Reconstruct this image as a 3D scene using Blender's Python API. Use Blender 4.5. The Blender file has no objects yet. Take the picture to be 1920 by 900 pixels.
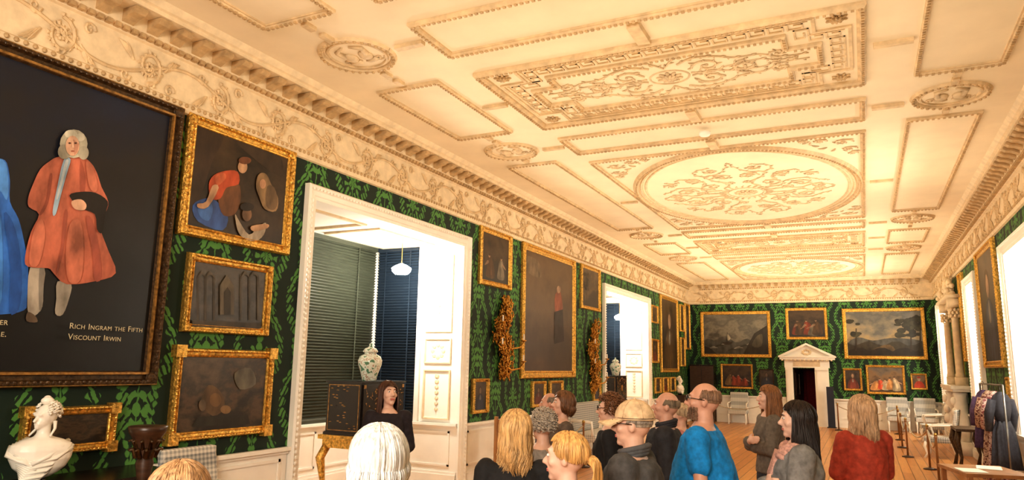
import bpy, math, random
from mathutils import Vector, Matrix, Euler, noise
R=random.Random(7)
pi=math.pi
SC=bpy.context.scene
COL=SC.collection
SC.view_settings.view_transform='Standard'
try: SC.view_settings.look='Medium High Contrast'
except Exception: pass
SC.view_settings.exposure=0.62
# ---------------------------------------------------------------- materials
MC={}
class E:
    def __init__(s,nt,k): s.nt=nt;s.k=k
    def op(s,o,*a,clamp=False):
        n=s.nt.nodes.new('ShaderNodeMath');n.operation=o;n.use_clamp=clamp
        for i,x in enumerate((s,)+a):
            if isinstance(x,E): s.nt.links.new(x.k,n.inputs[i])
            else: n.inputs[i].default_value=x
        return E(s.nt,n.outputs[0])
    def __add__(s,o): return s.op('ADD',o)
    def __sub__(s,o): return s.op('SUBTRACT',o)
    def __mul__(s,o): return s.op('MULTIPLY',o)
    def __truediv__(s,o): return s.op('DIVIDE',o)
def base(name,col=(.8,.8,.8),rough=.5,metal=0.,emis=None,es=0.):
    m=bpy.data.materials.new(name);m.use_nodes=True
    nt=m.node_tree;b=nt.nodes['Principled BSDF']
    b.inputs['Base Color'].default_value=(*col,1);b.inputs['Roughness'].default_value=rough
    b.inputs['Metallic'].default_value=metal
    if emis: b.inputs['Emission Color'].default_value=(*emis,1);b.inputs['Emission Strength'].default_value=es
    return m,nt,b
def nz(nt,scale,detail=4,coord='Object',stretch=(1,1,1),rough=.55):
    tc=nt.nodes.new('ShaderNodeTexCoord');mp=nt.nodes.new('ShaderNodeMapping');mp.inputs['Scale'].default_value=stretch
    nt.links.new(tc.outputs[coord],mp.inputs[0])
    n=nt.nodes.new('ShaderNodeTexNoise');n.inputs['Scale'].default_value=scale;n.inputs['Detail'].default_value=detail;n.inputs['Roughness'].default_value=rough
    nt.links.new(mp.outputs[0],n.inputs['Vector']);return n.outputs['Fac']
def ramp(nt,fac,stops):
    r=nt.nodes.new('ShaderNodeValToRGB');e=r.color_ramp.elements
    while len(e)<len(stops): e.new(.5)
    for i,(p,c) in enumerate(stops): e[i].position=p;e[i].color=(*c,1)
    nt.links.new(fac,r.inputs[0]);return r.outputs[0]
def bump(nt,b,h,st=.3,d=.01):
    n=nt.nodes.new('ShaderNodeBump');n.inputs['Strength'].default_value=st;n.inputs['Distance'].default_value=d
    nt.links.new(h,n.inputs['Height']);nt.links.new(n.outputs[0],b.inputs['Normal'])
def mul(c,k): return tuple(min(1,x*k) for x in c)
def mat(col,rough=.6,metal=0.,var=.25,scale=12,bst=.15,stretch=(1,1,1),tag=''):
    key=(col,rough,metal,var,scale,bst,stretch)
    if key in MC: return MC[key]
    m,nt,b=base('mat_'+(tag or str(len(MC))),col,rough,metal)
    f=nz(nt,scale,4,stretch=stretch)
    nt.links.new(ramp(nt,f,[(.3,mul(col,1-var)),(.7,mul(col,1+var))]),b.inputs['Base Color'])
    if bst: bump(nt,b,f,bst,.01)
    MC[key]=m;return m
def hairmat(col): return mat(col,.45,0,.5,26,.3,(3,3,.35),'hair')
def cloth(col,scale=25): return mat(col,.85,0,.3,scale,.3,tag='cloth')
def skin(col): return mat(col,.5,0,.08,20,.05,tag='skin')
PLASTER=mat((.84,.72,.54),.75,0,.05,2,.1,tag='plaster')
ORN=mat((.50,.35,.19),.6,0,.25,9,.5,tag='plaster_ornament')  # tan ornament, darkened so local shadows on the mouldings sit in the colour
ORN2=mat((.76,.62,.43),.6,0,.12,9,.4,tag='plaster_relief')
ORN3=mat((.66,.50,.31),.6,0,.2,9,.4,tag='plaster_mould')  # tan darker than the plaster, edge shading of mouldings put into the colour
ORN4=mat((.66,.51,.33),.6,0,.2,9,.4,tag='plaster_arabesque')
WHITE=mat((.90,.87,.80),.5,0,.04,3,.05,tag='white_paint')
GOLD=mat((.62,.37,.09),.32,.75,.6,35,.9,tag='gilt')
GOLDB=mat((.55,.29,.06),.3,.8,.65,45,1.0,tag='gilt_bright')
GOLDD=mat((.07,.038,.015),.4,.3,.6,30,.9,tag='gilt_dark')
GOLDC=mat((.30,.16,.045),.4,.4,.5,30,.2,tag='worn_gold')
BLACK=mat((.016,.012,.010),.25,0,.3,5,.02,tag='black_lacquer')
MARBLE=mat((.86,.82,.74),.35,0,.08,6,.05,tag='marble')
DARKWOOD=mat((.05,.025,.015),.35,0,.4,8,.1,(1,1,6),tag='dark_wood')
WOOD=mat((.30,.14,.05),.4,0,.3,8,.1,(1,1,.2),tag='wood')
BRASS=mat((.5,.35,.12),.3,.9,.1,8,0,tag='brass')
ROPE=mat((.45,.36,.25),.9,0,.3,60,.5,tag='rope')
EYEW=mat((.75,.72,.68),.3,0,.02,5,0,tag='eye_white')
EYED=mat((.03,.02,.015),.2,0,.02,5,0,tag='eye_dark')
def damask(axis):
    m,nt,b=base('damask_'+axis,(.02,.1,.04),.7)
    g=nt.nodes.new('ShaderNodeNewGeometry');s=nt.nodes.new('ShaderNodeSeparateXYZ');nt.links.new(g.outputs['Position'],s.inputs[0])
    y=E(nt,s.outputs[axis]);z=E(nt,s.outputs['Z'])
    W=.68;H=1.12
    y=y+(E(nt,nz(nt,12,3))-.5)*.05;z=z+(E(nt,nz(nt,10,3,stretch=(1.3,1.2,1)))-.5)*.06
    px=(y+60.)/W;col=px.op('FLOOR')
    du=(px.op('FRACT')-.5).op('ABSOLUTE')*W
    v=(z/H+(col.op('MODULO',2.))*.5+10.).op('FRACT')
    dz=(v-.5)*H
    def disc(cz,r0,amp,k,sh):
        a=du;c=dz-cz
        r=(a*a+c*c*.55).op('SQRT');th=c.op('ARCTAN2',a)
        rr=(th*k+sh).op('COSINE').op('ABSOLUTE')*amp+r0
        return ((rr-r)*80.).op('MULTIPLY',1.,clamp=True),th*k+sh,r
    A,ta,ra=disc(.16,.06,.15,3.5,.4)
    D,td,rd=disc(-.27,.045,.11,2.5,.3)
    Cc=(dz*(2*pi/H)).op('SINE')*.10+.205
    th=(dz*27.).op('SINE').op('ABSOLUTE')*.062+.014
    db=(du-Cc).op('ABSOLUTE')
    B=((th-db)*80.).op('MULTIPLY',1.,clamp=True)
    C2=(dz*(2*pi/H)+1.2).op('COSINE')*.08+.10
    B2=((((dz*40.).op('COSINE').op('ABSOLUTE')*.028+.005)-(du-C2).op('ABSOLUTE'))*80.).op('MULTIPLY',1.,clamp=True)
    S=((du*-1.+.012)*120.).op('MULTIPLY',1.,clamp=True)
    va=((ta*3.).op('COSINE')*3.+1.9).op('MULTIPLY',1.,clamp=True)
    ring=((ra*62.).op('SINE')*4.+2.6).op('MULTIPLY',1.,clamp=True)
    vs=((dz*60.+du*95.).op('SINE')*4.+2.2).op('MULTIPLY',1.,clamp=True)
    p=(A*va*ring).op('MAXIMUM',D*((rd*80.).op('SINE')*4.+2.2).op('MULTIPLY',1.,clamp=True)).op('MAXIMUM',B*vs).op('MAXIMUM',B2).op('MAXIMUM',S)
    fade=E(nt,nz(nt,2.2,2))*.3+.85
    p=p*fade
    c=ramp(nt,p.k,[(0,(.003,.018,.010)),(.25,(.005,.028,.013)),(.75,(.038,.145,.032)),(1,(.085,.25,.055))])
    nt.links.new(c,b.inputs['Base Color']);bump(nt,b,p.k,.15,.004)
    return m
DAM_Y=damask('Y');DAM_X=damask('X')
def floormat():
    m,nt,b=base('oak_boards',(.5,.25,.08),.28)
    tc=nt.nodes.new('ShaderNodeTexCoord');mp=nt.nodes.new('ShaderNodeMapping');mp.inputs['Rotation'].default_value=(0,0,pi/2)
    nt.links.new(tc.outputs['Object'],mp.inputs[0])
    br=nt.nodes.new('ShaderNodeTexBrick');nt.links.new(mp.outputs[0],br.inputs['Vector'])
    br.inputs['Color1'].default_value=(.72,.36,.12,1);br.inputs['Color2'].default_value=(.54,.23,.07,1);br.inputs['Mortar'].default_value=(.10,.04,.015,1)
    br.inputs['Scale'].default_value=1;br.inputs['Brick Width'].default_value=2.6;br.inputs['Row Height'].default_value=.17;br.inputs['Mortar Size'].default_value=.006
    f=nz(nt,3,5,stretch=(8,.6,1))
    mx=nt.nodes.new('ShaderNodeMixRGB');mx.blend_type='MULTIPLY';mx.inputs[0].default_value=.5
    nt.links.new(br.outputs[0],mx.inputs[1]);nt.links.new(ramp(nt,f,[(.3,(.55,.5,.45)),(.7,(1,1,1))]),mx.inputs[2])
    nt.links.new(mx.outputs[0],b.inputs['Base Color']);return m
FLOOR=floormat()
def check(s=.022,c1=(.75,.72,.66),c2=(.22,.24,.25)):
    m,nt,b=base('check_fabric',c1,.9)
    tc=nt.nodes.new('ShaderNodeTexCoord');sp=nt.nodes.new('ShaderNodeSeparateXYZ');nt.links.new(tc.outputs['Object'],sp.inputs[0])
    def st(k): return ((E(nt,sp.outputs[k])+9.)/(2*s)).op('FRACT').op('GREATER_THAN',.5)
    f=(st('X')+st('Y')+st('Z'))/3.
    nt.links.new(ramp(nt,f.k,[(0,c1),(.5,tuple((a+b_)/2 for a,b_ in zip(c1,c2))),(.9,c2)]),b.inputs['Base Color']);return m
CHECK=check()
def canvas(stops,scale=2.5,grad=.6,seed=0):
    m,nt,b=base('oil_painting_%d'%len(bpy.data.materials),(.1,.07,.04),.4)
    tc=nt.nodes.new('ShaderNodeTexCoord');mp=nt.nodes.new('ShaderNodeMapping');mp.inputs['Location'].default_value=(seed*1.7,seed*.9,seed*2.3)
    nt.links.new(tc.outputs['Generated'],mp.inputs[0])
    n=nt.nodes.new('ShaderNodeTexNoise');n.inputs['Scale'].default_value=scale;n.inputs['Detail'].default_value=7;n.inputs['Roughness'].default_value=.6;n.inputs['Distortion'].default_value=.1
    nt.links.new(mp.outputs[0],n.inputs['Vector'])
    sp=nt.nodes.new('ShaderNodeSeparateXYZ');nt.links.new(tc.outputs['Generated'],sp.inputs[0])
    f=E(nt,sp.outputs['Z'])*grad+(E(nt,n.outputs['Fac'])-.5)*1.2+.5*(1-grad)
    nt.links.new(ramp(nt,f.k,stops),b.inputs['Base Color']);bump(nt,b,n.outputs['Fac'],.2,.003);return m
# ---------------------------------------------------------------- mesh builder
class M:
    def __init__(s): s.v=[];s.f=[];s.mi=[];s.cur=0
    def add(s,vs,fs):
        o=len(s.v);s.v+= [tuple(v) for v in vs];s.f+=[tuple(i+o for i in f) for f in fs];s.mi+=[s.cur]*len(fs);return s
    def box(s,a,b):
        x0,y0,z0=a;x1,y1,z1=b
        return s.add([(x0,y0,z0),(x1,y0,z0),(x1,y1,z0),(x0,y1,z0),(x0,y0,z1),(x1,y0,z1),(x1,y1,z1),(x0,y1,z1)],
          [(0,3,2,1),(4,5,6,7),(0,1,5,4),(1,2,6,5),(2,3,7,6),(3,0,4,7)])
    def tube(s,pts,r0,r1=None,n=6,flat=None,rs=None,caps=True):
        pts=[Vector(p) for p in pts];r1=r0 if r1 is None else r1;L=len(pts);rings=[];prev=None
        for i,p in enumerate(pts):
            t=(pts[min(i+1,L-1)]-pts[max(i-1,0)])
            if t.length<1e-9: t=Vector((0,0,1))
            t.normalize()
            if prev is None:
                a=Vector((0,0,1)) if abs(t.z)<.9 else Vector((1,0,0));u=t.cross(a).normalized()
            else:
                u=(prev-t*prev.dot(t))
                u=u.normalized() if u.length>1e-6 else t.orthogonal().normalized()
            prev=u;w=t.cross(u);r=rs[i] if rs else r0+(r1-r0)*i/max(1,L-1)
            rings.append([p+(u*math.cos(2*pi*k/n)+w*math.sin(2*pi*k/n))*r for k in range(n)])
        vs=[q for g in rings for q in g];fs=[]
        for i in range(L-1):
            for k in range(n): fs.append((i*n+k,i*n+(k+1)%n,(i+1)*n+(k+1)%n,(i+1)*n+k))
        if caps: fs.append(tuple(range(n-1,-1,-1)));fs.append(tuple((L-1)*n+k for k in range(n)))
        return s.add(vs,fs)
    def ell(s,c,r,n=12,m=8,rot=None):
        c=Vector(c);vs=[];fs=[]
        def P(x,y,z):
            q=Vector((x*r[0],y*r[1],z*r[2]))
            if rot: q=rot@q
            return q+c
        vs.append(P(0,0,1))
        for i in range(1,m):
            a=pi*i/m
            for k in range(n): b=2*pi*k/n;vs.append(P(math.sin(a)*math.cos(b),math.sin(a)*math.sin(b),math.cos(a)))
        vs.append(P(0,0,-1))
        for k in range(n): fs.append((0,1+k,1+(k+1)%n))
        for i in range(m-2):
            for k in range(n): fs.append((1+i*n+k,1+(i+1)*n+k,1+(i+1)*n+(k+1)%n,1+i*n+(k+1)%n))
        e=len(vs)-1;o=1+(m-2)*n
        for k in range(n): fs.append((e,o+(k+1)%n,o+k))
        return s.add(vs,fs)
    def cap(s,a,b,r1,r2,n=14):
        a=Vector(a);b=Vector(b);t=(b-a)
        if t.length<1e-6:t=Vector((0,0,1))
        t.normalize();pts=[];rs=[]
        for q in (-.98,-.85,-.6,-.3): pts.append(a+t*r1*q);rs.append(r1*math.sqrt(1-q*q))
        for k in range(5): pts.append(a.lerp(b,k/4));rs.append(r1+(r2-r1)*k/4)
        for q in (.3,.6,.85,.98): pts.append(b+t*r2*q);rs.append(r2*math.sqrt(1-q*q))
        return s.tube(pts,0,n=n,rs=rs)
    def loft(s,rings,n=24,fold=0,k=9,ph=0.):
        vs=[];fs=[]
        for (z,rx,ry,*o) in rings:
            ox=o[0] if o else 0;oy=o[1] if len(o)>1 else 0
            for i in range(n):
                a=2*pi*i/n;q=1+fold*math.cos(k*a+ph+z*2)
                vs.append((ox+rx*q*math.cos(a),oy+ry*q*math.sin(a),z))
        L=len(rings)
        for i in range(L-1):
            for j in range(n): fs.append((i*n+j,i*n+(j+1)%n,(i+1)*n+(j+1)%n,(i+1)*n+j))
        fs.append(tuple(range(n-1,-1,-1)));fs.append(tuple((L-1)*n+j for j in range(n)))
        return s.add(vs,fs)
    def lathe(s,prof,c=(0,0,0),n=24):
        return s.loft([(z+c[2],r,r,c[0],c[1]) for r,z in prof],n)
    def sweep(s,pts,prof,f,closed=True):
        n=len(pts);mt=[]
        for i in range(n):
            p=Vector(pts[i]);a=Vector(pts[i-1]);b=Vector(pts[(i+1)%n])
            d1=(p-a).normalized();d2=(b-p).normalized()
            if not closed and i==0:d1=d2
            if not closed and i==n-1:d2=d1
            n1=Vector((-d1.y,d1.x));n2=Vector((-d2.y,d2.x));k=1+n1.dot(n2)
            mt.append((n1+n2)/max(k,.2))
        vs=[];fs=[];m=len(prof)
        for i in range(n):
            for (o,h) in prof:
                q=Vector(pts[i])+mt[i]*o;vs.append(f(q.x,q.y,h))
        for i in range(n if closed else n-1):
            j=(i+1)%n
            for k in range(m-1): fs.append((i*m+k,j*m+k,j*m+k+1,i*m+k+1))
        return s.add(vs,fs)
    def ring(s,c,rx,ry,rad,f,n=48,m=6):
        pts=[f(c[0]+rx*math.cos(2*pi*i/n),c[1]+ry*math.sin(2*pi*i/n),0) for i in range(n+1)]
        return s.tube(pts,rad,n=m,caps=False)
    def mesh(s,name,mats,smooth=False):
        me=bpy.data.meshes.new(name);me.from_pydata(s.v,[],s.f)
        for m in mats: me.materials.append(m)
        if len(mats)>1: me.polygons.foreach_set('material_index',s.mi)
        if smooth: me.polygons.foreach_set('use_smooth',[True]*len(s.f))
        me.update();return me
def link(name,data,parent=None,loc=(0,0,0),rz=0.):
    o=bpy.data.objects.new(name,data);COL.objects.link(o);o.location=loc;o.rotation_euler=(0,0,rz)
    if parent: o.parent=parent
    return o
def part(parent,name,m,mats,smooth=False,loc=(0,0,0),rz=0.,label=None):
    if not isinstance(mats,(list,tuple)): mats=[mats]
    me=m if isinstance(m,bpy.types.Mesh) else m.mesh(name,mats,smooth)
    o=link(name,me,parent,loc,rz)
    if label:o['label']=label
    return o
def thing(name,loc,rz,label,cat,group=None,data=None):
    o=link(name,data,None,loc,rz)
    if data is None: o.empty_display_size=.1
    o['label']=label;o['category']=cat
    if group:o['group']=group
    return o
def struct(name,m,mats,smooth=False):
    if not isinstance(mats,(list,tuple)): mats=[mats]
    o=link(name,m.mesh(name,mats,smooth));o['kind']='structure';return o
def dup(top,loc,rz,label=None):
    n=top.copy();COL.objects.link(n);n.location=loc;n.rotation_euler=(0,0,rz)
    if label:n['label']=label
    def rec(a,b):
        for c in [o for o in bpy.data.objects if o.parent==a]:
            q=c.copy();q.parent=b;COL.objects.link(q);rec(c,q)
    rec(top,n);return n
# ---------------------------------------------------------------- camera
H=1.85
cd=bpy.data.cameras.new('camera');cam=bpy.data.objects.new('camera',cd);COL.objects.link(cam)
cd.sensor_fit='HORIZONTAL';cd.sensor_width=36;cd.lens=36*1330/1920;cd.clip_start=.05
mm=Matrix(((.8980,.0602,.4358),(.4396,-.1634,-.8832),(.0180,.9847,-.1732)))
cam.matrix_world=Matrix.Translation((0,0,H))@mm.to_quaternion().to_matrix().to_4x4()
SC.camera=cam
# ---------------------------------------------------------------- room shell
XL=-5.72;XR=2.12;YF=26.5;YB=-4.;ZC=4.95;ZD=.93;ZF=4.22
BAYS=[(6.30,9.80),(16.85,20.75)];BT=3.78;XB=-7.46
RW=[(22.4,25.0),(16.9,18.3),(10.6,13.5)]
m=M();ys=[YB]+[y for b in BAYS for y in (b[0]-.10,b[1]+.10)]+[YF]
for i in range(0,len(ys),2): m.box((XL-.2,ys[i],0),(XL,ys[i+1],ZC))
for a,b in BAYS: m.box((XL-.2,a-.1,BT+.05),(XL,b+.1,ZC))
struct('wall_left',m,DAM_Y)
m=M();e=[YB]+sorted(y for b in RW for y in (b[0]-.06,b[1]+.06))+[YF]
for i in range(0,len(e),2): m.box((XR,e[i],0),(XR+.2,e[i+1],ZC))
for a,b in RW: m.box((XR,a-.06,BT+.05),(XR+.2,b+.06,ZC)).box((XR,a-.06,0),(XR+.2,b+.06,ZD-.1))
struct('wall_right',m,DAM_Y)
m=M();dx0,dx1,dz=-2.22,-1.53,1.90
m.box((XL-.2,YF,0),(dx0,YF+.2,ZC)).box((dx1,YF,0),(XR+.2,YF+.2,ZC)).box((dx0,YF,dz),(dx1,YF+.2,ZC))
struct('wall_far',m,DAM_X)
struct('wall_back',M().box((XL-.2,YB-.2,0),(XR+.2,YB,ZC)),DAM_X)
struct('floor',M().box((-7.7,YB-.2,-.1),(XR+1.2,YF+3,0)),FLOOR)
struct('ceiling',M().box((XL-.2,YB-.2,ZC),(XR+.2,YF+.2,ZC+.1)),PLASTER)
rect=[(XL,YB),(XR,YB),(XR,YF),(XL,YF)]
f3=lambda x,y,h:(x,y,h)
m=M()
m.sweep(rect,[(0,ZF-.06),(.03,ZF-.05),(.05,ZF-.01),(.05,ZF+.03),(.02,ZF+.05),(.02,4.66),(.05,4.67),(.07,4.70),(.10,4.72),(.10,4.85),(.30,4.85),(.30,4.89),(.33,4.90),(.36,4.93),(.38,4.951)],f3)
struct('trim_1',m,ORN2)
def along(fn,step,off):
    y=YB+.5
    while y<YF-.35: fn((XL,y),(0,1),(1,0));fn((XR,y),(0,1),(-1,0));y+=step
    x=XL+.45
    while x<XR-.35: fn((x,YF),(1,0),(0,-1));x+=step
m=M()
def modil(p,t,n):
    w=.055
    def P(a,d,z): return (p[0]+t[0]*a+n[0]*d,p[1]+t[1]*a+n[1]*d,z)
    vs=[];pr=[(.09,4.845),(.28,4.845),(.285,4.815),(.25,4.79),(.18,4.775),(.09,4.73)]
    for a in(-w,w): vs+=[P(a,d,z) for d,z in pr]
    m.add(vs,[tuple(range(6)),tuple(range(11,5,-1))]+[(i,(i+1)%6,6+(i+1)%6,6+i) for i in range(6)])
along(modil,.24,0)
def dent(p,t,n):
    x0=p[0]+n[0]*.06;y0=p[1]+n[1]*.06;w=.022
    m.box((min(x0-t[0]*w,x0+t[0]*w,x0+n[0]*.05),min(y0-t[1]*w,y0+t[1]*w,y0+n[1]*.05),4.675),(max(x0+t[0]*w,x0+n[0]*.05,x0),max(y0+t[1]*w,y0+n[1]*.05,y0),4.715))
along(dent,.08,0)
def egg(p,t,n): m.ell((p[0]+n[0]*.05,p[1]+n[1]*.05,ZF+.01),(.022,.022,.022),6,4)
along(egg,.07,0)
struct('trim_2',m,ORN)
def spiral(c,r,a0,turns,d=1,n=20,k=.12):
    out=[]
    for i in range(n+1):
        t=i/n;a=a0+d*turns*2*pi*t;rr=r*(1-(1-k)*t);out.append((c[0]+rr*math.cos(a),c[1]+rr*math.sin(a)))
    return out
m=M()
def module(P,flip):
    s=-1 if flip else 1
    m.tube([P(t/10.,s*.12*math.cos(pi*t/10.)) for t in range(11)],.016,.016,n=5)
    sp=spiral((.5,s*-.02),.16,pi*(1 if not flip else -1)*.5+0,1.6,-s,22)
    m.tube([P(*q) for q in sp],.02,.009,n=5)
    for i in range(0,19):
        q=sp[i];dx=q[0]-.5;dy=q[1]+s*.02;l=math.hypot(dx,dy);g=.7+.3*math.sin(i*2.1)
        m.tube([P(*q),P(q[0]+dx/l*.032*g,q[1]+dy/l*.032*g),P(q[0]+dx/l*.05*g+.022*dy/l*s,q[1]+dy/l*.05*g-.022*dx/l*s)],0,n=4,rs=[.012,.017,.003])
    for i in range(7):
        a=i*pi/3.5;q=P(.5+.032*math.cos(a),-s*.02+.032*math.sin(a));m.ell(q,(.02,.02,.02),6,4)
    for sg in(-1,1):
        sp=spiral((.5+sg*.28,s*.13),.065,0,1.2,sg,10);m.tube([P(*q) for q in sp],.014,.007,n=4)
        for j in range(3):
            m.tube([P(.5+sg*(.2+.03*j),-s*(.03+.02*j)),P(.5+sg*(.27+.03*j),-s*(.12+.01*j)),P(.5+sg*(.30+.045*j),-s*.165)],0,n=4,rs=[.01,.022,.004])
L=.8;zc=4.44
i=0;y=YB+.4
while y<YF-.9:
    for sx,n0 in((XL,1),(XR,-1)):
        module(lambda a,h,sx=sx,n0=n0,y=y:(sx+n0*.03,y+a*L,zc+h),i%2)
    y+=L;i+=1
x=XL+.2;i=0
while x<XR-.8:
    module(lambda a,h,x=x:(x+a*L,YF-.03,zc+h),i%2);x+=L;i+=1
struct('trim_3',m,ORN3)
# ceiling mouldings
m=M();mo=M();mk=M()
fc=lambda x,y,h:(x,y,ZC-h)
def mould(pts,w=.09,d=.045,bead=.055):
    m.sweep(pts,[(0,0),(0,d*.6),(w*.25,d),(w*.6,d*.8),(w*.75,d*.4),(w,d*.4),(w,0)],fc)
    n=len(pts)
    for i in range(n):
        a=Vector(pts[i]);b=Vector(pts[(i+1)%n]);L_=(b-a).length;t=(b-a)/L_;nn=Vector((-t.y,t.x));k=int(L_/bead)
        for j in range(1,k):
            q=a+t*(j*L_/k)+nn*w*.4;r=bead*.25
            mo.box((q.x-r,q.y-r,ZC-d-.009),(q.x+r,q.y+r,ZC-d*.7))
def rc(x0,x1,y0,y1): return [(x0,y0),(x1,y0),(x1,y1),(x0,y1)]
def notch(x0,x1,y0,y1,c): return [(x0+c,y0),(x1-c,y0),(x1-c,y0+c),(x1,y0+c),(x1,y1-c),(x1-c,y1-c),(x1-c,y1),(x0+c,y1),(x0+c,y1-c),(x0,y1-c),(x0,y0+c),(x0+c,y0+c)]
CX=(-3.62,.20);cm=-1.71
NS=[0]
def strip(p,q,w=.016):
    NS[0]+=1;d=.012+.0005*(NS[0]%7)
    x0,x1=sorted((p[0],q[0]));y0,y1=sorted((p[1],q[1]))
    mk.box((x0-w/2,y0-w/2,ZC-d),(x1+w/2,y1+w/2,ZC+.001*(NS[0]%5)+.002))
def key(p,q,inn,u=.17,w=.12):
    p=Vector(p);q=Vector(q);L_=(q-p).length
    if L_<.1: return
    t=(q-p)/L_;n=Vector(inn);k=max(1,round(L_/u));u=L_/k
    for j in range(k):
        def P(a,b): return tuple(p+t*(j+a)*u+n*b*w)
        for a,b in(((0,0),(0,1)),((0,1),(.75,1)),((.75,1),(.75,.33)),((.75,.33),(.36,.33)),((0,0),(1,0))): strip(P(*a),P(*b))
def rosette(x,y,r,mm_=None,k=8):
    mm_=mm_ or mo
    for ring_,rr,n in((1,.62,k),(0,.3,k)):
        for i in range(n):
            a=2*pi*(i+.5*ring_)/n;mm_.ell((x+rr*r*math.cos(a),y+rr*r*math.sin(a),ZC-.008-.012*(1-ring_)),(r*.3,r*.14,.014+.008*(1-ring_)),8,4,Matrix.Rotation(a,3,'Z'))
    mm_.ell((x,y,ZC-.028),(r*.15,r*.15,.02),8,5)
me_=M()
def leaf(x,y,a,l,w=.017):
    ca,sa=math.cos(a),math.sin(a)
    me_.tube([(x,y,ZC-.006),(x+ca*l*.4,y+sa*l*.4,ZC-.010),(x+ca*l*.8-sa*l*.12,y+sa*l*.8+ca*l*.12,ZC-.008),(x+ca*l-sa*l*.3,y+sa*l+ca*l*.3,ZC-.004)],0,n=4,rs=[w*.5,w,w*.6,.002])
def scroll(c,r,a0,tu,d,rad=.015,leaves=True):
    sp=spiral(c,r,a0,tu,d,20);me_.tube([(a,b,ZC-.007) for a,b in sp],rad,rad*.5,n=5)
    me_.ell((sp[-1][0],sp[-1][1],ZC-.009),(rad*1.4,rad*1.4,.016),6,4)
    if leaves:
        for i in range(0,15,2):
            q=sp[i];dx,dy=q[0]-c[0],q[1]-c[1];leaf(q[0],q[1],math.atan2(dy,dx)-d*.7,.07*(.7+.3*math.sin(i))*min(1,r/.12),.013)
def sym(cx,cy,items,fn=None):
    for sx in(-1,1):
        for sy in(-1,1):
            for (x,y,r,a0,tu,d) in items:
                c=(cx+sx*x,cy+sy*y);a=a0
                if sx<0:a=pi-a
                if sy<0:a=-a
                scroll(c,r,a,tu,d*sx*sy)
def curve(pts,n=24):
    out=[];P=[pts[0]]+list(pts)+[pts[-1]]
    for i in range(1,len(P)-2):
        for k in range(6):
            t=k/6;a,b,c,d=P[i-1],P[i],P[i+1],P[i+2]
            out.append(tuple(.5*((2*b[j])+(-a[j]+c[j])*t+(2*a[j]-5*b[j]+4*c[j]-d[j])*t*t+(-a[j]+3*b[j]-3*c[j]+d[j])*t**3) for j in(0,1)))
    out.append(tuple(pts[-1]));return out
def band(cx,cy,pts,rad=.014,lf=True):
    cv=curve(pts)
    for sx in(-1,1):
        for sy in(-1,1):
            me_.tube([(cx+sx*x,cy+sy*y,ZC-.006) for x,y in cv],rad,rad*.5,n=5)
            if lf:
                for i in range(2,len(cv)-1,2):
                    x,y=cv[i];dx,dy=cv[i+1][0]-x,cv[i+1][1]-y;s_=1 if (i//2)%2 else -1
                    leaf(cx+sx*x,cy+sy*y,math.atan2(sy*(dy+s_*dx*.9),sx*(dx-s_*dy*.9)),.06,.011)
def keypanel(y0):
    y1=y0+1.9;x0,x1=CX
    mould(rc(x0,x1,y0,y1),.08,.06)
    a=notch(x0+.12,x1-.12,y0+.12,y1-.12,.30)
    m.sweep(a,[(0,0),(0,.02),(.03,.02),(.03,0)],fc)
    b=notch(x0+.185,x1-.185,y0+.185,y1-.185,.30);n=len(b);w=.12
    for i in range(n):
        o,p,q,r_=Vector(b[i-1]),Vector(b[i]),Vector(b[(i+1)%n]),Vector(b[(i+2)%n]);t=(q-p).normalized();tp=(p-o).normalized();tn=(r_-q).normalized()
        cvx=tp.x*t.y-tp.y*t.x>0;cvn=t.x*tn.y-t.y*tn.x>0
        key(p+t*(w+.04 if cvx else .0),q+(t*0 if cvn else t*(w*.8)),(-t.y,t.x))
    mould(notch(x0+.38,x1-.38,y0+.38,y1-.38,.30),.06,.045)
    for X in(x0+.24,x1-.24):
        for Y in(y0+.24,y1-.24): rosette(X,Y,.11)
    cy=(y0+y1)/2
    rosette(cm,cy,.16,me_,10);me_.ring((cm,cy),.21,.18,.012,fc)
    sym(cm,cy,[(.42,.16,.15,pi,1.3,-1),(.80,.02,.14,pi/2,1.3,1),(1.12,.18,.09,-pi/2,1.2,-1)])
    band(cm,cy,[(.15,.30),(.32,.40),(.52,.36),(.72,.24),(.95,.22),(1.15,.08),(1.4,.06)])
    band(cm,cy,[(.24,.04),(.45,-.02),(.62,.06),(.95,.10),(1.1,.0),(1.3,.0)],.011)
    band(cm,cy,[(.0,.25),(.12,.42),(.28,.50),(.45,.46)],.011)
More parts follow.
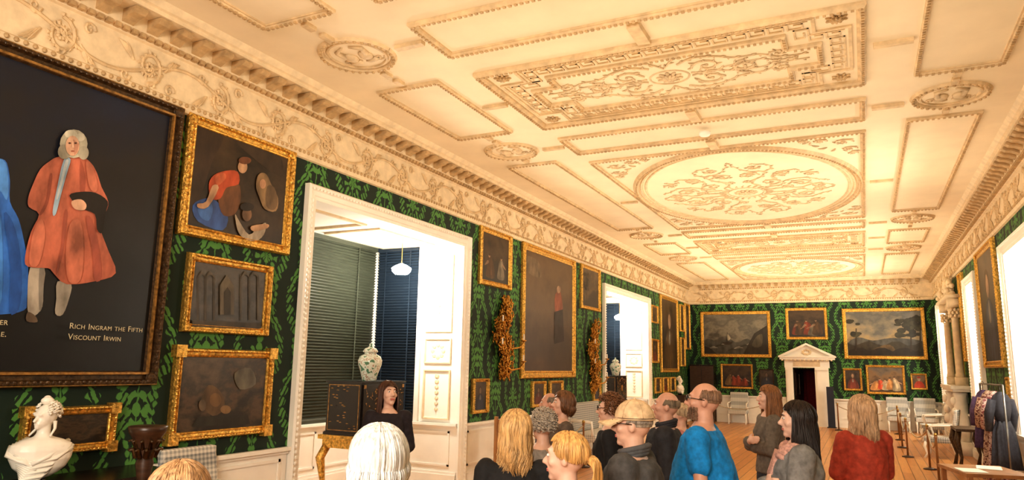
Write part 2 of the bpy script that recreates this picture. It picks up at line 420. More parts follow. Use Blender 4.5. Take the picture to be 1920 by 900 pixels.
def ovalpanel(y0,y1):
    x0,x1=CX;mould(rc(x0,x1,y0,y1),.07,.04)
    cy=(y0+y1)/2;rx=(x1-x0)/2-.07;ry=(y1-y0)/2-.12
    for q,rad in((0,.05),(.09,.03),(.17,.022)): m.ring((cm,cy),rx-q,ry-q,rad,fc,90)
    n=int(2*pi*(rx+ry)/2/.065)
    for i in range(n):
        a=2*pi*i/n;mo.ell((cm+rx*math.cos(a),cy+ry*math.sin(a),ZC-.045),(.02,.02,.018),6,4)
    rosette(cm,cy,.22,me_,12);me_.ring((cm,cy),.30,.34,.014,fc)
    k=ry/2.75
    for i in range(24):
        a=2*pi*i/24;leaf(cm+.33*math.cos(a),cy+.38*math.sin(a),a,.13,.018)
    sym(cm,cy,[(.48,.62*k,.18,-pi/2,1.5,1),(.95,.40*k,.18,pi,1.5,-1),(.20,1.18*k,.15,0,1.5,1),(.72,1.12*k,.15,-pi/2,1.4,-1),(1.22,.12*k,.12,pi/2,1.3,1),(.32,1.62*k,.10,0,1.3,-1),(1.12,.92*k,.10,0,1.3,1),(.70,.20*k,.09,0,1.2,1),(.14,.78*k,.08,0,1.2,-1)])
    band(cm,cy,[(.30,.42*k),(.16,.72*k),(.38,1.0*k),(.46,1.30*k),(.22,1.42*k),(.06,1.75*k),(.0,2.0*k)])
    band(cm,cy,[(.36,.30*k),(.62,.34*k),(.72,.62*k),(1.02,.70*k),(1.22,.50*k),(1.38,.40*k)])
    band(cm,cy,[(.42,.10*k),(.70,.14*k),(.92,.06*k),(1.18,.26*k),(1.45,.0)])
    band(cm,cy,[(.60,.80*k),(.55,1.0*k),(.90,1.28*k),(.98,1.05*k),(1.18,1.15*k)])
    band(cm,cy,[(.46,1.3*k),(.60,1.50*k),(.52,1.72*k),(.30,1.80*k)],.011)
    for sx in(-1,1):
        for sy in(-1,1):
            X=cm+sx*(rx-.22);Y=cy+sy*(ry-.30)
            for dx,dy,r in((0,.0,.12),(-.28,.14,.08),(.08,-.35,.09),(-.5,.2,.05),(.12,-.6,.06)): scroll((X+sx*dx,Y+sy*dy),r,0,1.3,sx*sy)
            for q in range(7): leaf(X+sx*(.1-.1*q),Y+sy*(-.5+.1*q),q*.9,.12,.016)
def thin(y0,y1): mould(rc(CX[0],CX[1],y0,y1),.07,.045)
def med(x,y,r=.37):
    for q,rad in((0,.035),(.07,.02)): m.ring((x,y),r-q,r-q,rad,fc,36)
    for i in range(32):
        a=2*pi*i/32;mo.ell((x+r*math.cos(a),y+r*math.sin(a),ZC-.035),(.02,.02,.015),6,4)
    for sg in(-1,1):
        me_.ell((x+sg*.09,y+.02,ZC-.01),(.075,.09,.035),10,6);me_.tube([(x+sg*.12,y-.02,ZC-.005),(x+sg*.15,y-.14,ZC-.008),(x+sg*.04,y-.2,ZC-.005)],.04,.015,n=6)
        me_.ell((x+sg*.10,y+.12,ZC-.015),(.085,.04,.025),8,5)
        scroll((x+sg*.19,y+.12),.06,0,1.2,sg,.012,False)
ovalpanel(-1.1,4.6);thin(5.05,5.82);keypanel(6.3);thin(8.7,9.47);ovalpanel(9.95,15.75);thin(16.15,16.9);keypanel(17.45);thin(19.85,20.5);ovalpanel(21.0,25.7)
for x0,x1 in((-4.90,-4.06),(.65,1.46)):
    xm=(x0+x1)/2
    for a,b in((-1.,4.58),(6.3,8.2),(9.7,15.4),(17.5,19.3),(21.1,25.4)):
        mould(rc(x0,x1,a,b),.055,.04)
    for y in(5.42,9.0,16.3,20.15): med(xm,y)
    for y in(4.7,4.95,5.92,6.15,8.3,8.52,9.5,15.6,15.85,16.8,17.2,19.4,19.7,20.65,20.9): m.box((xm-.035,y-.07,ZC-.04),(xm+.035,y+.07,ZC))
for y in(4.83,6.06,8.45,9.71,15.95,17.18,19.6,20.75): m.box((cm-.06,y-.19,ZC-.06),(cm+.06,y+.19,ZC))
for y in(5.42,7.25,9.08,12.8,16.5,18.4,20.15):
    for xa,xb in((-4.0,-3.68),(.26,.6)): m.box((xa,y-.035,ZC-.04),(xb,y+.035,ZC))
struct('trim_4',m,ORN3);struct('trim_5',mo,ORN);struct('trim_6',me_,ORN4,True);struct('trim_10',mk,ORN3)
th=thing('smoke_detector',(-1.7,9.1,ZC-.05),0,'small white box detector fixed to the plaster ceiling','detector')
part(th,'casing',M().lathe([(.06,-.05),(.075,-.03),(.075,.0),(.05,.01)]),WHITE,True)
# dado, skirting
def dado(m,p,q,n,z1=ZD):
    p=Vector(p);q=Vector(q);n=Vector(n)
    def bx(d0,d1,z0,z1,a=0.,b=1.):
        A=p.lerp(q,a);B=p.lerp(q,b);c=[A+n*d0,B+n*d1]
        m.box((min(c[0].x,c[1].x),min(c[0].y,c[1].y),z0),(max(c[0].x,c[1].x),max(c[0].y,c[1].y),z1))
    bx(0,.015,0,z1);bx(0,.05,0,.16);bx(0,.035,.16,.2);bx(0,.04,z1-.07,z1-.04);bx(0,.07,z1-.04,z1)
    L_=(q-p).length;k=max(1,round(L_/1.3))
    for i in range(k):
        a=(i+.08)/k;b=(i+.92)/k;e=.03/L_
        bx(0,.03,.28,.31,a,b);bx(0,.03,.78,.81,a,b);bx(0,.03,.28,.81,a,a+e);bx(0,.03,.28,.81,b-e,b)
m=M()
for a,b in((YB,6.12),(9.98,16.62),(20.98,YF)): dado(m,(XL,a),(XL,b),(1,0))
struct('baseboard_left',m,WHITE)
m=M();dado(m,(XR,YB),(XR,YF),(-1,0));struct('baseboard_right',m,WHITE)
m=M();dado(m,(XL,YF),(-2.48,YF),(0,-1));dado(m,(-1.06,YF),(XR,YF),(0,-1));struct('baseboard_far',m,WHITE)
# bays
BLG=mat((.062,.070,.050),.35,0,.3,6,.1,(1,1,20),tag='green_slats')
BLB=mat((.022,.035,.055),.3,0,.2,6,.1,(1,1,20),tag='navy_slats')
NIGHT=mat((.01,.014,.02),.1,0,.1,3,0,tag='night_glass')
GLOBE,_,_=base('lamp_glass',(1,1,1),.3,0,(1,.93,.78),60)
def ornament_drop(m,x,y,z,n,sc=1.):
    for i in range(7):
        zz=z-i*.085*sc;r=.035*sc*(1-.06*i)
        for s_ in(-1,1):
            m.ell((x+s_*.02*sc,y+n*.005,zz),(r*.6,.012,r),6,4)
        m.ell((x,y+n*.01,zz-.02*sc),(.012*sc,.014,.02*sc),6,4)
def architrave(m,x,n,y0,y1,z1,z0=0,w=.19):
    pts=[(y0,z0),(y0,z1),(y1,z1),(y1,z0)]
    f=lambda a,b,h:(x+n*h,a,b)
    m.sweep(pts,[(-.0,0),(-.0,.03),(.04,.03),(.05,.05),(.10,.05),(.12,.07),(w-.02,.09),(w,.07),(w,0)],f,False)
    step=.06
    for i in range(int((z1-z0)/step)):
        for yy in(y0-w*.7,y1+w*.7): m.ell((x+n*.085,yy,z0+.03+i*step),(.015,.018,.022),6,4)
    for i in range(int((y1-y0+.2)/step)): m.ell((x+n*.085,y0-.1+i*step,z1+w*.7),(.015,.022,.018),6,4)
for bi,(y0,y1) in enumerate(BAYS):
    yn=y0-.04;yf=y1+.05;m=M();mg=M()
    m.box((XB-.15,yf,0),(XL+.002,yf+.10,BT))
    m.box((XB-.15,yn-.10,0),(XL+.002,yn,BT))
    m.box((XB-.15,yn,0),(XB,yf,ZD))
    f=lambda a,b,h:(a,yf-h,b)
    m.cur=1
    for z0,z1 in((.98,1.75),(1.85,2.25),(2.35,3.6)):
        m.sweep([(-6.40,z0),(-5.90,z0),(-5.90,z1),(-6.40,z1)],[(0,0),(0,.03),(.02,.03),(.03,.01),(.03,0)],f)
    ornament_drop(m,-6.15,yf,1.65,-1);ornament_drop(m,-6.15,yf,3.3,-1,1.2)
    for i in range(8):
        a=i*pi/4;m.ell((-6.15+.1*math.cos(a),yf,2.05+.1*math.sin(a)),(.045,.015,.045),6,4)
    m.cur=0
    m.box((-6.55,yf-.05,ZD),(-6.47,yf,BT))
    dado(m,(XB,yf),(XL-.02,yf),(0,-1));dado(m,(XB,yn),(XB,yf),(1,0))
    struct('wall_bay_%s'%('front','rear')[bi],m,[WHITE,ORN2])
    m=M();m.box((XB-.15,yn-.12,BT),(XL+.002,yf+.12,BT+.1));m.cur=1
    for a in(0,1): m.sweep([(XB+.2,yn+.2+a*(yf-yn)/2),(XL-.5,yn+.2+a*(yf-yn)/2),(XL-.5,yn-.1+(a+1)*(yf-yn)/2),(XB+.2,yn-.1+(a+1)*(yf-yn)/2)],[(0,0),(0,.03),(.05,.03),(.06,0)],lambda x,y,h:(x,y,BT-h))
    struct('ceiling_bay_%s'%('front','rear')[bi],m,[WHITE,ORN2])
    m=M();architrave(m,XL,1,y0+.0,y1-.0,BT-.06,0,.17)
    struct('trim_%d'%(7+bi),m,WHITE)
    m=M();m.cur=0;m.box((XB-.12,yn,ZD),(XB-.08,yf,BT));m.cur=1
    for k in range(5): yy=yn+(yf-yn)*k/4;m.box((XB-.08,yy-.03,ZD),(XB-.02,yy+.03,BT))
    for k in range(4): zz=ZD+(BT-ZD)*k/3;m.box((XB-.08,yn,zz-.03),(XB-.03,yf,zz+.03))
    struct('window_%d'%(bi+1),m,[NIGHT,WHITE])
    for (nm,mt,side) in(('green',BLG,0),('navy blue',BLB,1)):
        m=M();z=ZD+.05
        while z<BT-.06:
            if side==0: m.add([(XB+.025,yn+.03,z),(XB+.025,yf-.06,z),(XB+.052,yf-.06,z+.028),(XB+.052,yn+.03,z+.028),(XB+.022,yn+.03,z+.003),(XB+.022,yf-.06,z+.003),(XB+.049,yf-.06,z+.031),(XB+.049,yn+.03,z+.031)],[(0,1,2,3),(7,6,5,4),(0,4,5,1),(2,6,7,3)])
            else: m.add([(XB+.07,yf-.02,z),(-6.56,yf-.02,z),(-6.56,yf-.045,z+.028),(XB+.07,yf-.045,z+.028),(XB+.07,yf-.017,z+.003),(-6.56,yf-.017,z+.003),(-6.56,yf-.042,z+.031),(XB+.07,yf-.042,z+.031)],[(0,1,2,3),(7,6,5,4),(0,4,5,1),(2,6,7,3)])
            z+=.046
        if side==0:
            m.box((XB+.005,yn+.02,ZD),(XB+.015,yf-.05,BT-.02)).box((XB+.01,yn+.02,BT-.07),(XB+.07,yf-.05,BT))
            for k in(.15,.5,.85): yy=yn+(yf-yn)*k;m.box((XB+.052,yy-.012,ZD+.02),(XB+.056,yy+.012,BT-.02))
        else:
            m.box((XB+.07,yf-.012,ZD),(-6.56,yf-.002,BT-.02)).box((XB+.07,yf-.06,BT-.07),(-6.56,yf-.005,BT))
            for k in(.2,.8): xx=XB+.07+.83*k;m.box((xx-.01,yf-.049,ZD+.02),(xx+.01,yf-.045,BT-.02))
        th=thing('venetian_blind',(0,0,0),0,'closed %s slatted venetian blind in the bay window'%nm,'blind',data=m.mesh('venetian_blind',[mt]))
    ly=yf-.9
    th=thing('pendant_lamp',(-6.3,ly,BT),0,'lit glass pendant lamp hanging in the window bay','lamp')
    part(th,'rod',M().tube([(0,0,0),(0,0,-.44)],.006),BRASS)
    part(th,'lamp_shade',M().lathe([(.02,-.43),(.09,-.46),(.15,-.50),(.14,-.55),(.10,-.59),(.03,-.60)]),GLOBE,True)
    part(th,'ceiling_rose',M().lathe([(.05,-.02),(.05,0)]),BRASS)
    pl=bpy.data.lights.new('bay_light','POINT');pl.energy=(75,75)[bi];pl.color=(1,.93,.80);pl.shadow_soft_size=.1
    o=link('bay_light',pl,None,(-6.3,ly,BT-.75))
# right wall windows
for i,(a,b) in enumerate(RW):
    m=M();m.box((XR,a-.1,0),(XR+.9,a,BT)).box((XR,b,0),(XR+.9,b+.1,BT)).box((XR,a,BT),(XR+.9,b,BT+.1)).box((XR+.001,a,ZD-.12),(XR+.9,b,ZD))
    m.box((XR+.9,a-.1,0),(XR+.95,b+.1,BT+.1))
    architrave(m,XR,-1,a,b,BT-.06,ZD,.16)
    for k in range(1,3): m.box((XR+.84,a+(b-a)*k/3-.02,ZD),(XR+.9,a+(b-a)*k/3+.02,BT))
    for z in(1.6,2.3,3.0): m.box((XR+.84,a,z-.02),(XR+.9,b,z+.02))
    struct('window_%d'%(i+3),m,WHITE)
    pl=bpy.data.lights.new('window_light','POINT');pl.energy=(100,70,110)[i];pl.color=(1,.93,.82);pl.shadow_soft_size=.1
    link('window_light',pl,None,(XR+.45,(a+b)/2,3.3))
# far doorway
m=M()
m.box((-2.46,YF-.10,0),(dx0,YF,2.0)).box((dx1,YF-.10,0),(-1.10,YF,2.0))
for x0,x1 in((-2.44,-2.26),(-1.49,-1.13)): m.box((x0,YF-.14,0),(x1,YF-.1,.2)).box((x0+.02,YF-.13,.2),(x1-.02,YF-.1,1.85)).box((x0-.02,YF-.16,1.85),(x1+.02,YF-.1,1.95))
m.box((-2.48,YF-.12,1.93),(-1.06,YF,2.2)).box((-2.62,YF-.22,2.2),(-.88,YF,2.27)).box((-2.66,YF-.26,2.27),(-.84,YF,2.32))
ap=(-1.75,2.76)
a,b,c=(-2.58,2.32),(-.92,2.32),(ap[0],2.68)
m.add([(a[0],YF-.16,a[1]),(b[0],YF-.16,b[1]),(c[0],YF-.16,c[1]),(a[0],YF,a[1]),(b[0],YF,b[1]),(c[0],YF,c[1])],[(0,1,2),(3,5,4),(0,3,4,1),(1,4,5,2),(2,5,3,0)])
for sx,e in((-1,-2.66),(1,-.84)):
    P=[(e,2.32),(ap[0],ap[1]),(ap[0],ap[1]-.07),(e+(-sx)*.18,2.32)]
    vs=[(x,YF-.27,z) for x,z in P]+[(x,YF,z) for x,z in P];m.add(vs,[(0,1,2,3),(4,7,6,5),(0,4,5,1),(1,5,6,2),(2,6,7,3),(3,7,4,0)])
m.cur=1
for k in range(12): m.box((-2.56+k*.14,YF-.24,2.16),(-2.50+k*.14,YF-.1,2.2))
for i in range(9): m.ell((ap[0]+.12*math.cos(i*.7),YF-.17,2.45+.07*math.sin(i*.7)),(.05,.03,.04),6,4)
m.box((-2.2,YF-.13,1.97),(-1.35,YF-.11,2.15))
struct('trim_9',m,[WHITE,ORN2])
m=M();m.box((dx0-.4,YF+2.4,0),(dx1+.4,YF+2.5,2.4)).box((dx0-.5,YF+.2,0),(dx0-.4,YF+2.5,2.4)).box((dx1+.4,YF+.2,0),(dx1+.5,YF+2.5,2.4)).box((dx0-.5,YF+.2,2.4),(dx1+.5,YF+2.5,2.5))
struct('wall_passage',m,mat((.10,.02,.02),.8,0,.3,5,.1,tag='red_room'))
m=M().box((0,0,.01),(.62,.045,1.88));
for z0,z1 in((.15,.85),(.98,1.75)): m.sweep([(.1,z0),(.52,z0),(.52,z1),(.1,z1)],[(0,0),(0,.02),(.04,.02),(.05,0)],lambda a,b,h:(a,-h,b))
o=struct('door_1',m,DARKWOOD);o.location=(dx0+.02,YF+.22,0);o.rotation_euler=(0,0,1.35)
cl=M();cl.loft([(.05,.28,.05),(1.0,.26,.05),(2.2,.28,.05)],60,.25,12)
thing('curtain',(-1.75,YF+1.9,0),0,'dark red gathered curtain seen through the open doorway','curtain',data=cl.mesh('curtain',[cloth((.22,.015,.02))],True))
# ---------------------------------------------------------------- paintings
def px_to_wall(u,v):  # homography of the left wall plane, used only to trace artwork
    a=u-960;b=450-v;rx=.8980*a+.0602*b-579.6;t=(XL+.04)/rx
    return ((.4396*a-.1634*b+1174.7)*t,H+(.0180*a+.9847*b+230.4)*t)
LAND=[(.0,(.006,.004,.003)),(.38,(.020,.013,.007)),(.52,(.085,.052,.025)),(.62,(.035,.025,.015)),(.8,(.11,.075,.042)),(1,(.022,.017,.012))]
DARK=[(.0,(.004,.003,.002)),(.4,(.012,.008,.005)),(.55,(.034,.020,.010)),(.75,(.06,.036,.018)),(1,(.010,.008,.005))]
STORM=[(.0,(.02,.017,.013)),(.35,(.06,.054,.042)),(.5,(.19,.17,.13)),(.62,(.09,.085,.07)),(.8,(.18,.165,.135)),(1,(.05,.047,.04))]
SUNSET=[(.0,(.02,.014,.008)),(.3,(.08,.055,.025)),(.45,(.32,.23,.11)),(.6,(.20,.17,.12)),(.75,(.09,.09,.08)),(.88,(.15,.14,.12)),(1,(.05,.05,.05))]
RED=[(.0,(.04,.02,.01)),(.45,(.10,.06,.03)),(.6,(.22,.13,.06)),(.8,(.14,.11,.08)),(1,(.05,.04,.03))]
def sm(pts):
    n=len(pts);out=[]
    for i in range(n):
        a,b,c,d=pts[i-1],pts[i],pts[(i+1)%n],pts[(i+2)%n]
        for k in range(3):
            t=k/3;out.append(tuple(.5*((2*b[j])+(-a[j]+c[j])*t+(2*a[j]-5*b[j]+4*c[j]-d[j])*t*t+(-a[j]+3*b[j]-3*c[j]+d[j])*t**3) for j in(0,1)))
    return out
def el(u,v,rx,ry,n=16): return [(u+rx*math.cos(2*pi*i/n),v+ry*math.sin(2*pi*i/n)) for i in range(n)]
def figs(seed,n,bright=1.,asp=1.5,cols=((.30,.05,.02),(.22,.14,.06),(.05,.08,.14),(.24,.20,.14),(.10,.05,.02))):
    r=random.Random(seed);out=[]
    for i in range(n):
        cx=.14+.72*(i+.5)/n+r.uniform(-.03,.03);h=r.uniform(.42,.62);b0=r.uniform(.04,.12);w=.13*r.uniform(.8,1.2)*(1.5/asp);c=mul(r.choice(cols),bright)
        lean=r.uniform(-.05,.05)
        out.append((c,sm([(cx-w,b0),(cx-w*.8,b0+h*.4),(cx-w*.45+lean,b0+h*.78),(cx+w*.4+lean,b0+h*.78),(cx+w*.7,b0+h*.45),(cx+w*.9,b0)])))
        out.append((mul(c,1.5),sm([(cx-w*.2+lean,b0+h*.7),(cx+w*.3+lean,b0+h*.68),(cx+w*.35,b0+h*.2),(cx,b0+h*.1)])))
        s_=r.choice((-1,1));out.append((mul((.42,.26,.16),bright),sm([(cx+s_*w*.4+lean,b0+h*.68),(cx+s_*w*1.2,b0+h*.5),(cx+s_*w*1.25,b0+h*.44),(cx+s_*w*.4,b0+h*.58)])))
        out.append((mul((.50,.31,.20),bright),el(cx+lean*1.3,b0+h*.88,.028*(1.5/asp),.05,10)))
        out.append((mul((.08,.045,.02),bright),el(cx+lean*1.3,b0+h*.92,.030*(1.5/asp),.03,10)))
    return out
def portrait(seed,bright=1.):
    r=random.Random(seed);c=mul(r.choice(((.22,.05,.03),(.05,.06,.10),(.14,.09,.04),(.05,.05,.05))),bright)
    return [(mul(c,.6),sm([(.12,.0),(.18,.35),(.38,.55),(.62,.55),(.82,.35),(.88,.0)])),(c,sm([(.28,.02),(.34,.45),(.5,.56),(.66,.45),(.72,.02)])),(mul((.30,.27,.22),bright),sm([(.44,.40),(.5,.56),(.56,.40),(.5,.34)])),(mul((.10,.06,.03),bright),el(.5,.72,.13,.13)),(mul((.42,.27,.17),bright),el(.5,.69,.085,.11))]
def trees(side,seed,dark=(.02,.018,.009)):
    r=random.Random(seed);out=[((.03,.02,.01),[(side-.012,.1),(side+.015,.1),(side+.03,.62),(side+.015,.62)])]
    for i in range(26): out.append((mul(dark,r.uniform(.6,2.2)),el(side+r.uniform(-.15,.15),.62+r.uniform(-.18,.24),r.uniform(.03,.07),r.uniform(.03,.07),10)))
    return out
def landscape(seed,side=.84):
    return [((.07,.07,.062),sm([(0,.28),(.15,.42),(.35,.34),(.6,.40),(1,.33),(1,.1),(0,.1)])),((.035,.028,.016),[(0,0)]+[(k/10,.28+.06*math.sin(k*1.7+seed)) for k in range(11)]+[(1,0)]),((.10,.065,.027),sm([(.3,.06),(.45,.22),(.58,.24),(.62,.10)])),((.015,.011,.006),[(0,0)]+[(k/10,.15+.05*math.cos(k*2.1+seed)) for k in range(11)]+[(1,0)])]+trees(side,seed)+trees(side+.12,seed+4)+trees(1-side-.05,seed+9)[:8]
def seascape(seed):
    out=[((.06,.06,.05),[(0,0)]+[(k/16,.34+.05*math.sin(k*1.3)) for k in range(17)]+[(1,0)])]
    for i in range(10):
        x=.05+i*.1;y=.08+.05*(i%4);out.append(((.20,.19,.155) if i%2 else (.03,.028,.022),sm([(x-.08,y),(x,y+.07),(x+.07,y+.02),(x,y+.015)])))
    out+=[((.03,.02,.012),sm([(.30,.30),(.33,.24),(.42,.24),(.45,.31)])),((.03,.02,.012),[(.36,.30),(.37,.30),(.38,.55),(.372,.55)]),((.30,.27,.20),sm([(.38,.34),(.43,.40),(.38,.50)])),((.02,.016,.01),[(.62,0),(.72,.30),(.80,.52),(.88,.60),(1,.72),(1,0)]),((.06,.05,.03),sm([(.76,.2),(.82,.42),(.92,.5),(.9,.2)])),((.02,.016,.01),[(0,0),(0,.2),(.10,.14),(.2,0)])]
    return out
WALL={'L':(XL,pi/2),'F':(YF,0),'R':(XR,-pi/2)}
def painting(w,a0,a1,z0,z1,stops,fw=.1,label='dark oil painting in a gilt frame on green damask',seed=0,scale=2.5,grad=.6,corner=0,fm=GOLD,dep=.07,shapes=(),edge=None,local=()):
    W=a1-a0;Hh=z1-z0
    if w=='L': loc=(XL,a0,z0)
    elif w=='F': loc=(a0,YF,z0)
    else: loc=(XR,a1,z0)
    th=thing('framed_painting',loc,WALL[w][1],label,'painting')
    m=M();f=lambda x,z,h:(x,-h,z)
    m.sweep([(0,0),(W,0),(W,Hh),(0,Hh)],[(0,0),(0,dep*.6),(fw*.12,dep),(fw*.3,dep),(fw*.42,dep*.55),(fw*.7,dep*.5),(fw*.8,dep*.7),(fw*.92,dep*.6),(fw,dep*.3),(fw,0)],f)
    if edge:
        m.cur=1
        for q in(.72,-.02): m.sweep([(fw*q,fw*q),(W-fw*q,fw*q),(W-fw*q,Hh-fw*q),(fw*q,Hh-fw*q)],[(-.004,dep*.4),(.004,dep*.86+.0*q),(.022,dep*.82),(.026,dep*.4)],f)
        m.cur=0
    st=max(.035,min(.05,fw*.4))
    for (x0,zz0,x1,zz1) in((0,0,W,0),(W,0,W,Hh),(W,Hh,0,Hh),(0,Hh,0,0)):
        L_=math.hypot(x1-x0,zz1-zz0);k=int(L_/st);nx,nzv=-(zz1-zz0)/L_,(x1-x0)/L_
        if k>120:k=120
        for j in range(1,k):
            x=x0+(x1-x0)*j/k+nx*fw*.25;z=zz0+(zz1-zz0)*j/k+nzv*fw*.25
            m.ell((x,-dep,z),(st*.33,dep*.10,st*.33),6,4)
    for cx in(fw*.5,W-fw*.5):
        for cz in(fw*.5,Hh-fw*.5):
            m.ell((cx,-dep*.75,cz),(fw*.45,dep*.4,fw*.45),10,6)
    if corner:
        for cx in(-corner*.35,W-fw-.0):
            for cz in(-corner*.35,Hh-fw): m.box((cx,-dep*1.1,cz),(cx+fw+corner*.35,0,cz+fw+corner*.35))
    part(th,'frame',m,[fm,edge] if edge else fm)
    m=M().box((fw*.9,-.03,fw*.9),(W-fw*.9,-.005,Hh-fw*.9));mats=[canvas(stops,scale,grad,seed)]
    i=0
    for (col,pts) in shapes:
        mt=mat(col,.5,0,.5,7,.2,(1,1,.5),tag='paint')
        if mt not in mats:mats.append(mt)
        m.cur=mats.index(mt);off=.031+.0012*i;lc=[];i+=1
        for u,v in pts:
            y,z=px_to_wall(u,v);lc.append((max(fw*.9,y-a0),-off,z-z0))
        m.add(lc,[tuple(range(len(lc)))])
    iw=W-2*fw;ih=Hh-2*fw
    for k,(col,pts) in enumerate(local):
        mt=mat(col,.5,0,.5,7,.2,(1,1,.5),tag='paint')
        if mt not in mats:mats.append(mt)
        m.cur=mats.index(mt);lc=[(fw+iw*min(1,max(0,u)),-.0305-.0003*k,fw+ih*min(1,max(0,v))) for u,v in pts]
        m.add(lc,[tuple(range(len(lc)))])
    part(th,'canvas',m,mats,label='dark varnished oil painting on canvas')
    return th
BIG=[(.0,(.005,.005,.006)),(.35,(.009,.009,.010)),(.55,(.015,.015,.018)),(.72,(.009,.013,.026)),(1,(.008,.018,.05))]
coat=(.44,.135,.085)
P1S=[
 ((.03,.14,.50),[(-60,330),(-20,300),(0,297),(14,305),(20,340),(20,378),(36,410),(46,450),(54,500),(52,560),(46,582),(0,590),(-90,592)]),
 ((.08,.26,.66),[(-5,300),(12,306),(17,345),(14,375),(4,360),(-5,350)]),
 ((.018,.09,.36),[(8,400),(26,420),(38,470),(42,530),(36,580),(18,584),(20,500)]),
 ((.05,.20,.58),[(-20,420),(0,400),(6,470),(4,560),(-10,580),(-30,560)]),
 ((.38,.35,.30),[(57,502),(84,503),(82,540),(80,575),(66,592),(54,588),(52,560)]),
 ((.32,.30,.26),[(108,528),(134,532),(130,560),(118,590),(104,588),(106,560)]),
 ((.18,.17,.15),[(74,505),(84,504),(82,540),(80,572),(74,580)]),
 ((.14,.10,.07),[(52,585),(66,592),(70,604),(50,602)]),
 (coat,[(92,303),(110,294),(150,293),(170,305),(182,325),(190,350),(203,378),(198,398),(184,405),(188,430),(203,470),(217,512),(180,527),(125,533),(100,512),(90,503),(52,500),(47,480),(58,435),(73,402),(54,388),(53,370),(62,345),(75,318)]),
 ((.30,.08,.052),[(150,300),(160,330),(158,360),(150,362)]),
 ((.28,.075,.05),[(92,330),(98,330),(90,380),(78,402),(74,400),(86,375)]),
 ((.31,.085,.058),[(120,400),(126,400),(118,470),(108,510),(104,510),(114,460)]),
 ((.33,.09,.062),[(160,410),(172,412),(186,470),(190,520),(176,524),(172,470)]),
 ((.50,.17,.11),[(60,440),(76,410),(84,440),(72,495),(54,494)]),
 ((.49,.165,.105),[(130,420),(150,416),(156,470),(150,525),(128,528),(122,480)]),
 ((.49,.165,.105),[(160,305),(170,310),(182,345),(178,360),(166,350)]),
 ((.26,.38,.50),[(118,300),(131,299),(124,325),(113,365),(103,402),(97,398),(106,350)]),
 ((.45,.50,.54),[(121,302),(127,302),(119,330),(108,370),(104,370),(114,330)]),
 ((.012,.010,.010),[(128,367),(150,360),(178,362),(200,378),(196,400),(190,436),(180,430),(176,402),(150,390)]),
 ((.55,.34,.24),[(132,378),(150,374),(160,384),(156,394),(138,392)])]
P1S=[(c,sm(p)) for c,p in P1S]+[
 ((.42,.40,.32),el(136,270,26,27)),((.32,.30,.24),el(118,285,12,14)),((.34,.32,.26),el(154,287,10,13)),((.55,.53,.44),el(130,252,12,8)),((.52,.50,.42),el(148,258,9,8)),
 ((.62,.38,.27),el(133,274,13,19)),((.45,.24,.17),[(134,262),(145,270),(142,286),(136,292)]),
 ((.35,.12,.08),el(133,284,4,1.5,8)),((.06,.03,.02),el(127,269,2.5,1.5,8)),((.06,.03,.02),el(138,269,2.5,1.5,8)),((.7,.45,.33),[(132,266),(134,266),(135,278),(131,278)])]
p1=painting('L',1.3,4.38,1.62,4.19,BIG,.12,'huge double portrait in a dark carved frame above the console table',3,2,.5,fm=GOLDD,dep=.09,edge=GOLDC,shapes=P1S)
def text(parent,s,y,z,size,col=(.62,.55,.36)):
    c=bpy.data.curves.new('inscription','FONT');c.body=s;c.size=size;c.extrude=.0005;c.small_caps_scale=.76;c.space_character=1.06;c.space_word=1.1
    for i in range(len(s)): c.body_format[i].use_small_caps=True
    t=bpy.data.objects.new('tmp',c);COL.objects.link(t);bpy.context.view_layer.update()
    me=bpy.data.meshes.new_from_object(t.evaluated_get(bpy.context.evaluated_depsgraph_get()));bpy.data.objects.remove(t)
    for v in me.vertices: v.co=Vector((v.co.x,-v.co.z,v.co.y))
    me.materials.clear();me.materials.append(mat(col,.6,0,.1,9,0,tag='lettering'))
    o=part(parent,'inscription',me,None);o.location=(y-parent.location.y,-.085,z-parent.location.z)
    return o
text(p1,'Rich Ingram the Fifth',3.53,2.07,.066)
text(p1,'Viscount Irwin',3.53,1.985,.066)
text(p1,'her',2.98,2.07,.066)
text(p1,'ble.',2.98,1.985,.066)
painting('L',4.46,5.90,3.0,4.19,DARK,.11,'baroque figure painting of a red-dressed woman in a carved gilt frame',5,2.5,.2,shapes=[(c,sm(p) if len(p)<14 else p) for c,p in [
 ((.035,.02,.012),[(365,250),(400,235),(420,260),(400,300),(380,360),(362,370)]),
 ((.03,.018,.01),[(440,260),(500,275),(530,300),(525,330),(480,300)]),
 ((.03,.08,.26),[(362,385),(385,372),(405,376),(428,402),(418,432),(372,415)]),
 ((.05,.14,.40),[(372,388),(392,378),(400,392),(392,414),(376,406)]),
 ((.12,.05,.02),[(414,350),(446,342),(452,372),(442,400),(420,404),(410,378)]),
 ((.36,.06,.02),[(402,328),(425,320),(446,322),(448,345),(425,352),(414,372),(396,372),(392,345)]),
 ((.45,.11,.045),[(404,330),(420,324),(424,334),(408,348)]),
 ((.50,.30,.18),el(455,313,9,12)),((.14,.05,.02),el(459,301,12,7)),
 ((.45,.27,.16),[(398,348),(410,352),(390,388),(372,390),(370,382),(386,378)]),
 ((.22,.14,.07),[(482,332),(490,324),(500,328),(508,345),(521,372),(517,396),(496,392),(486,370),(480,352)]),
 ((.12,.075,.04),[(500,350),(514,352),(520,380),(512,394),(498,385)]),
 ((.40,.22,.13),el(492,345,6,9)),
 ((.40,.33,.25),[(440,402),(448,415),(466,440),(484,425),(498,418),(494,440),(478,452),(455,446),(444,430)]),
 ((.20,.11,.06),el(462,402,9,13)),((.015,.01,.008),el(462,388,13,8)),
 ((.40,.24,.14),[(470,424),(500,420),(500,428),(474,434)])]])
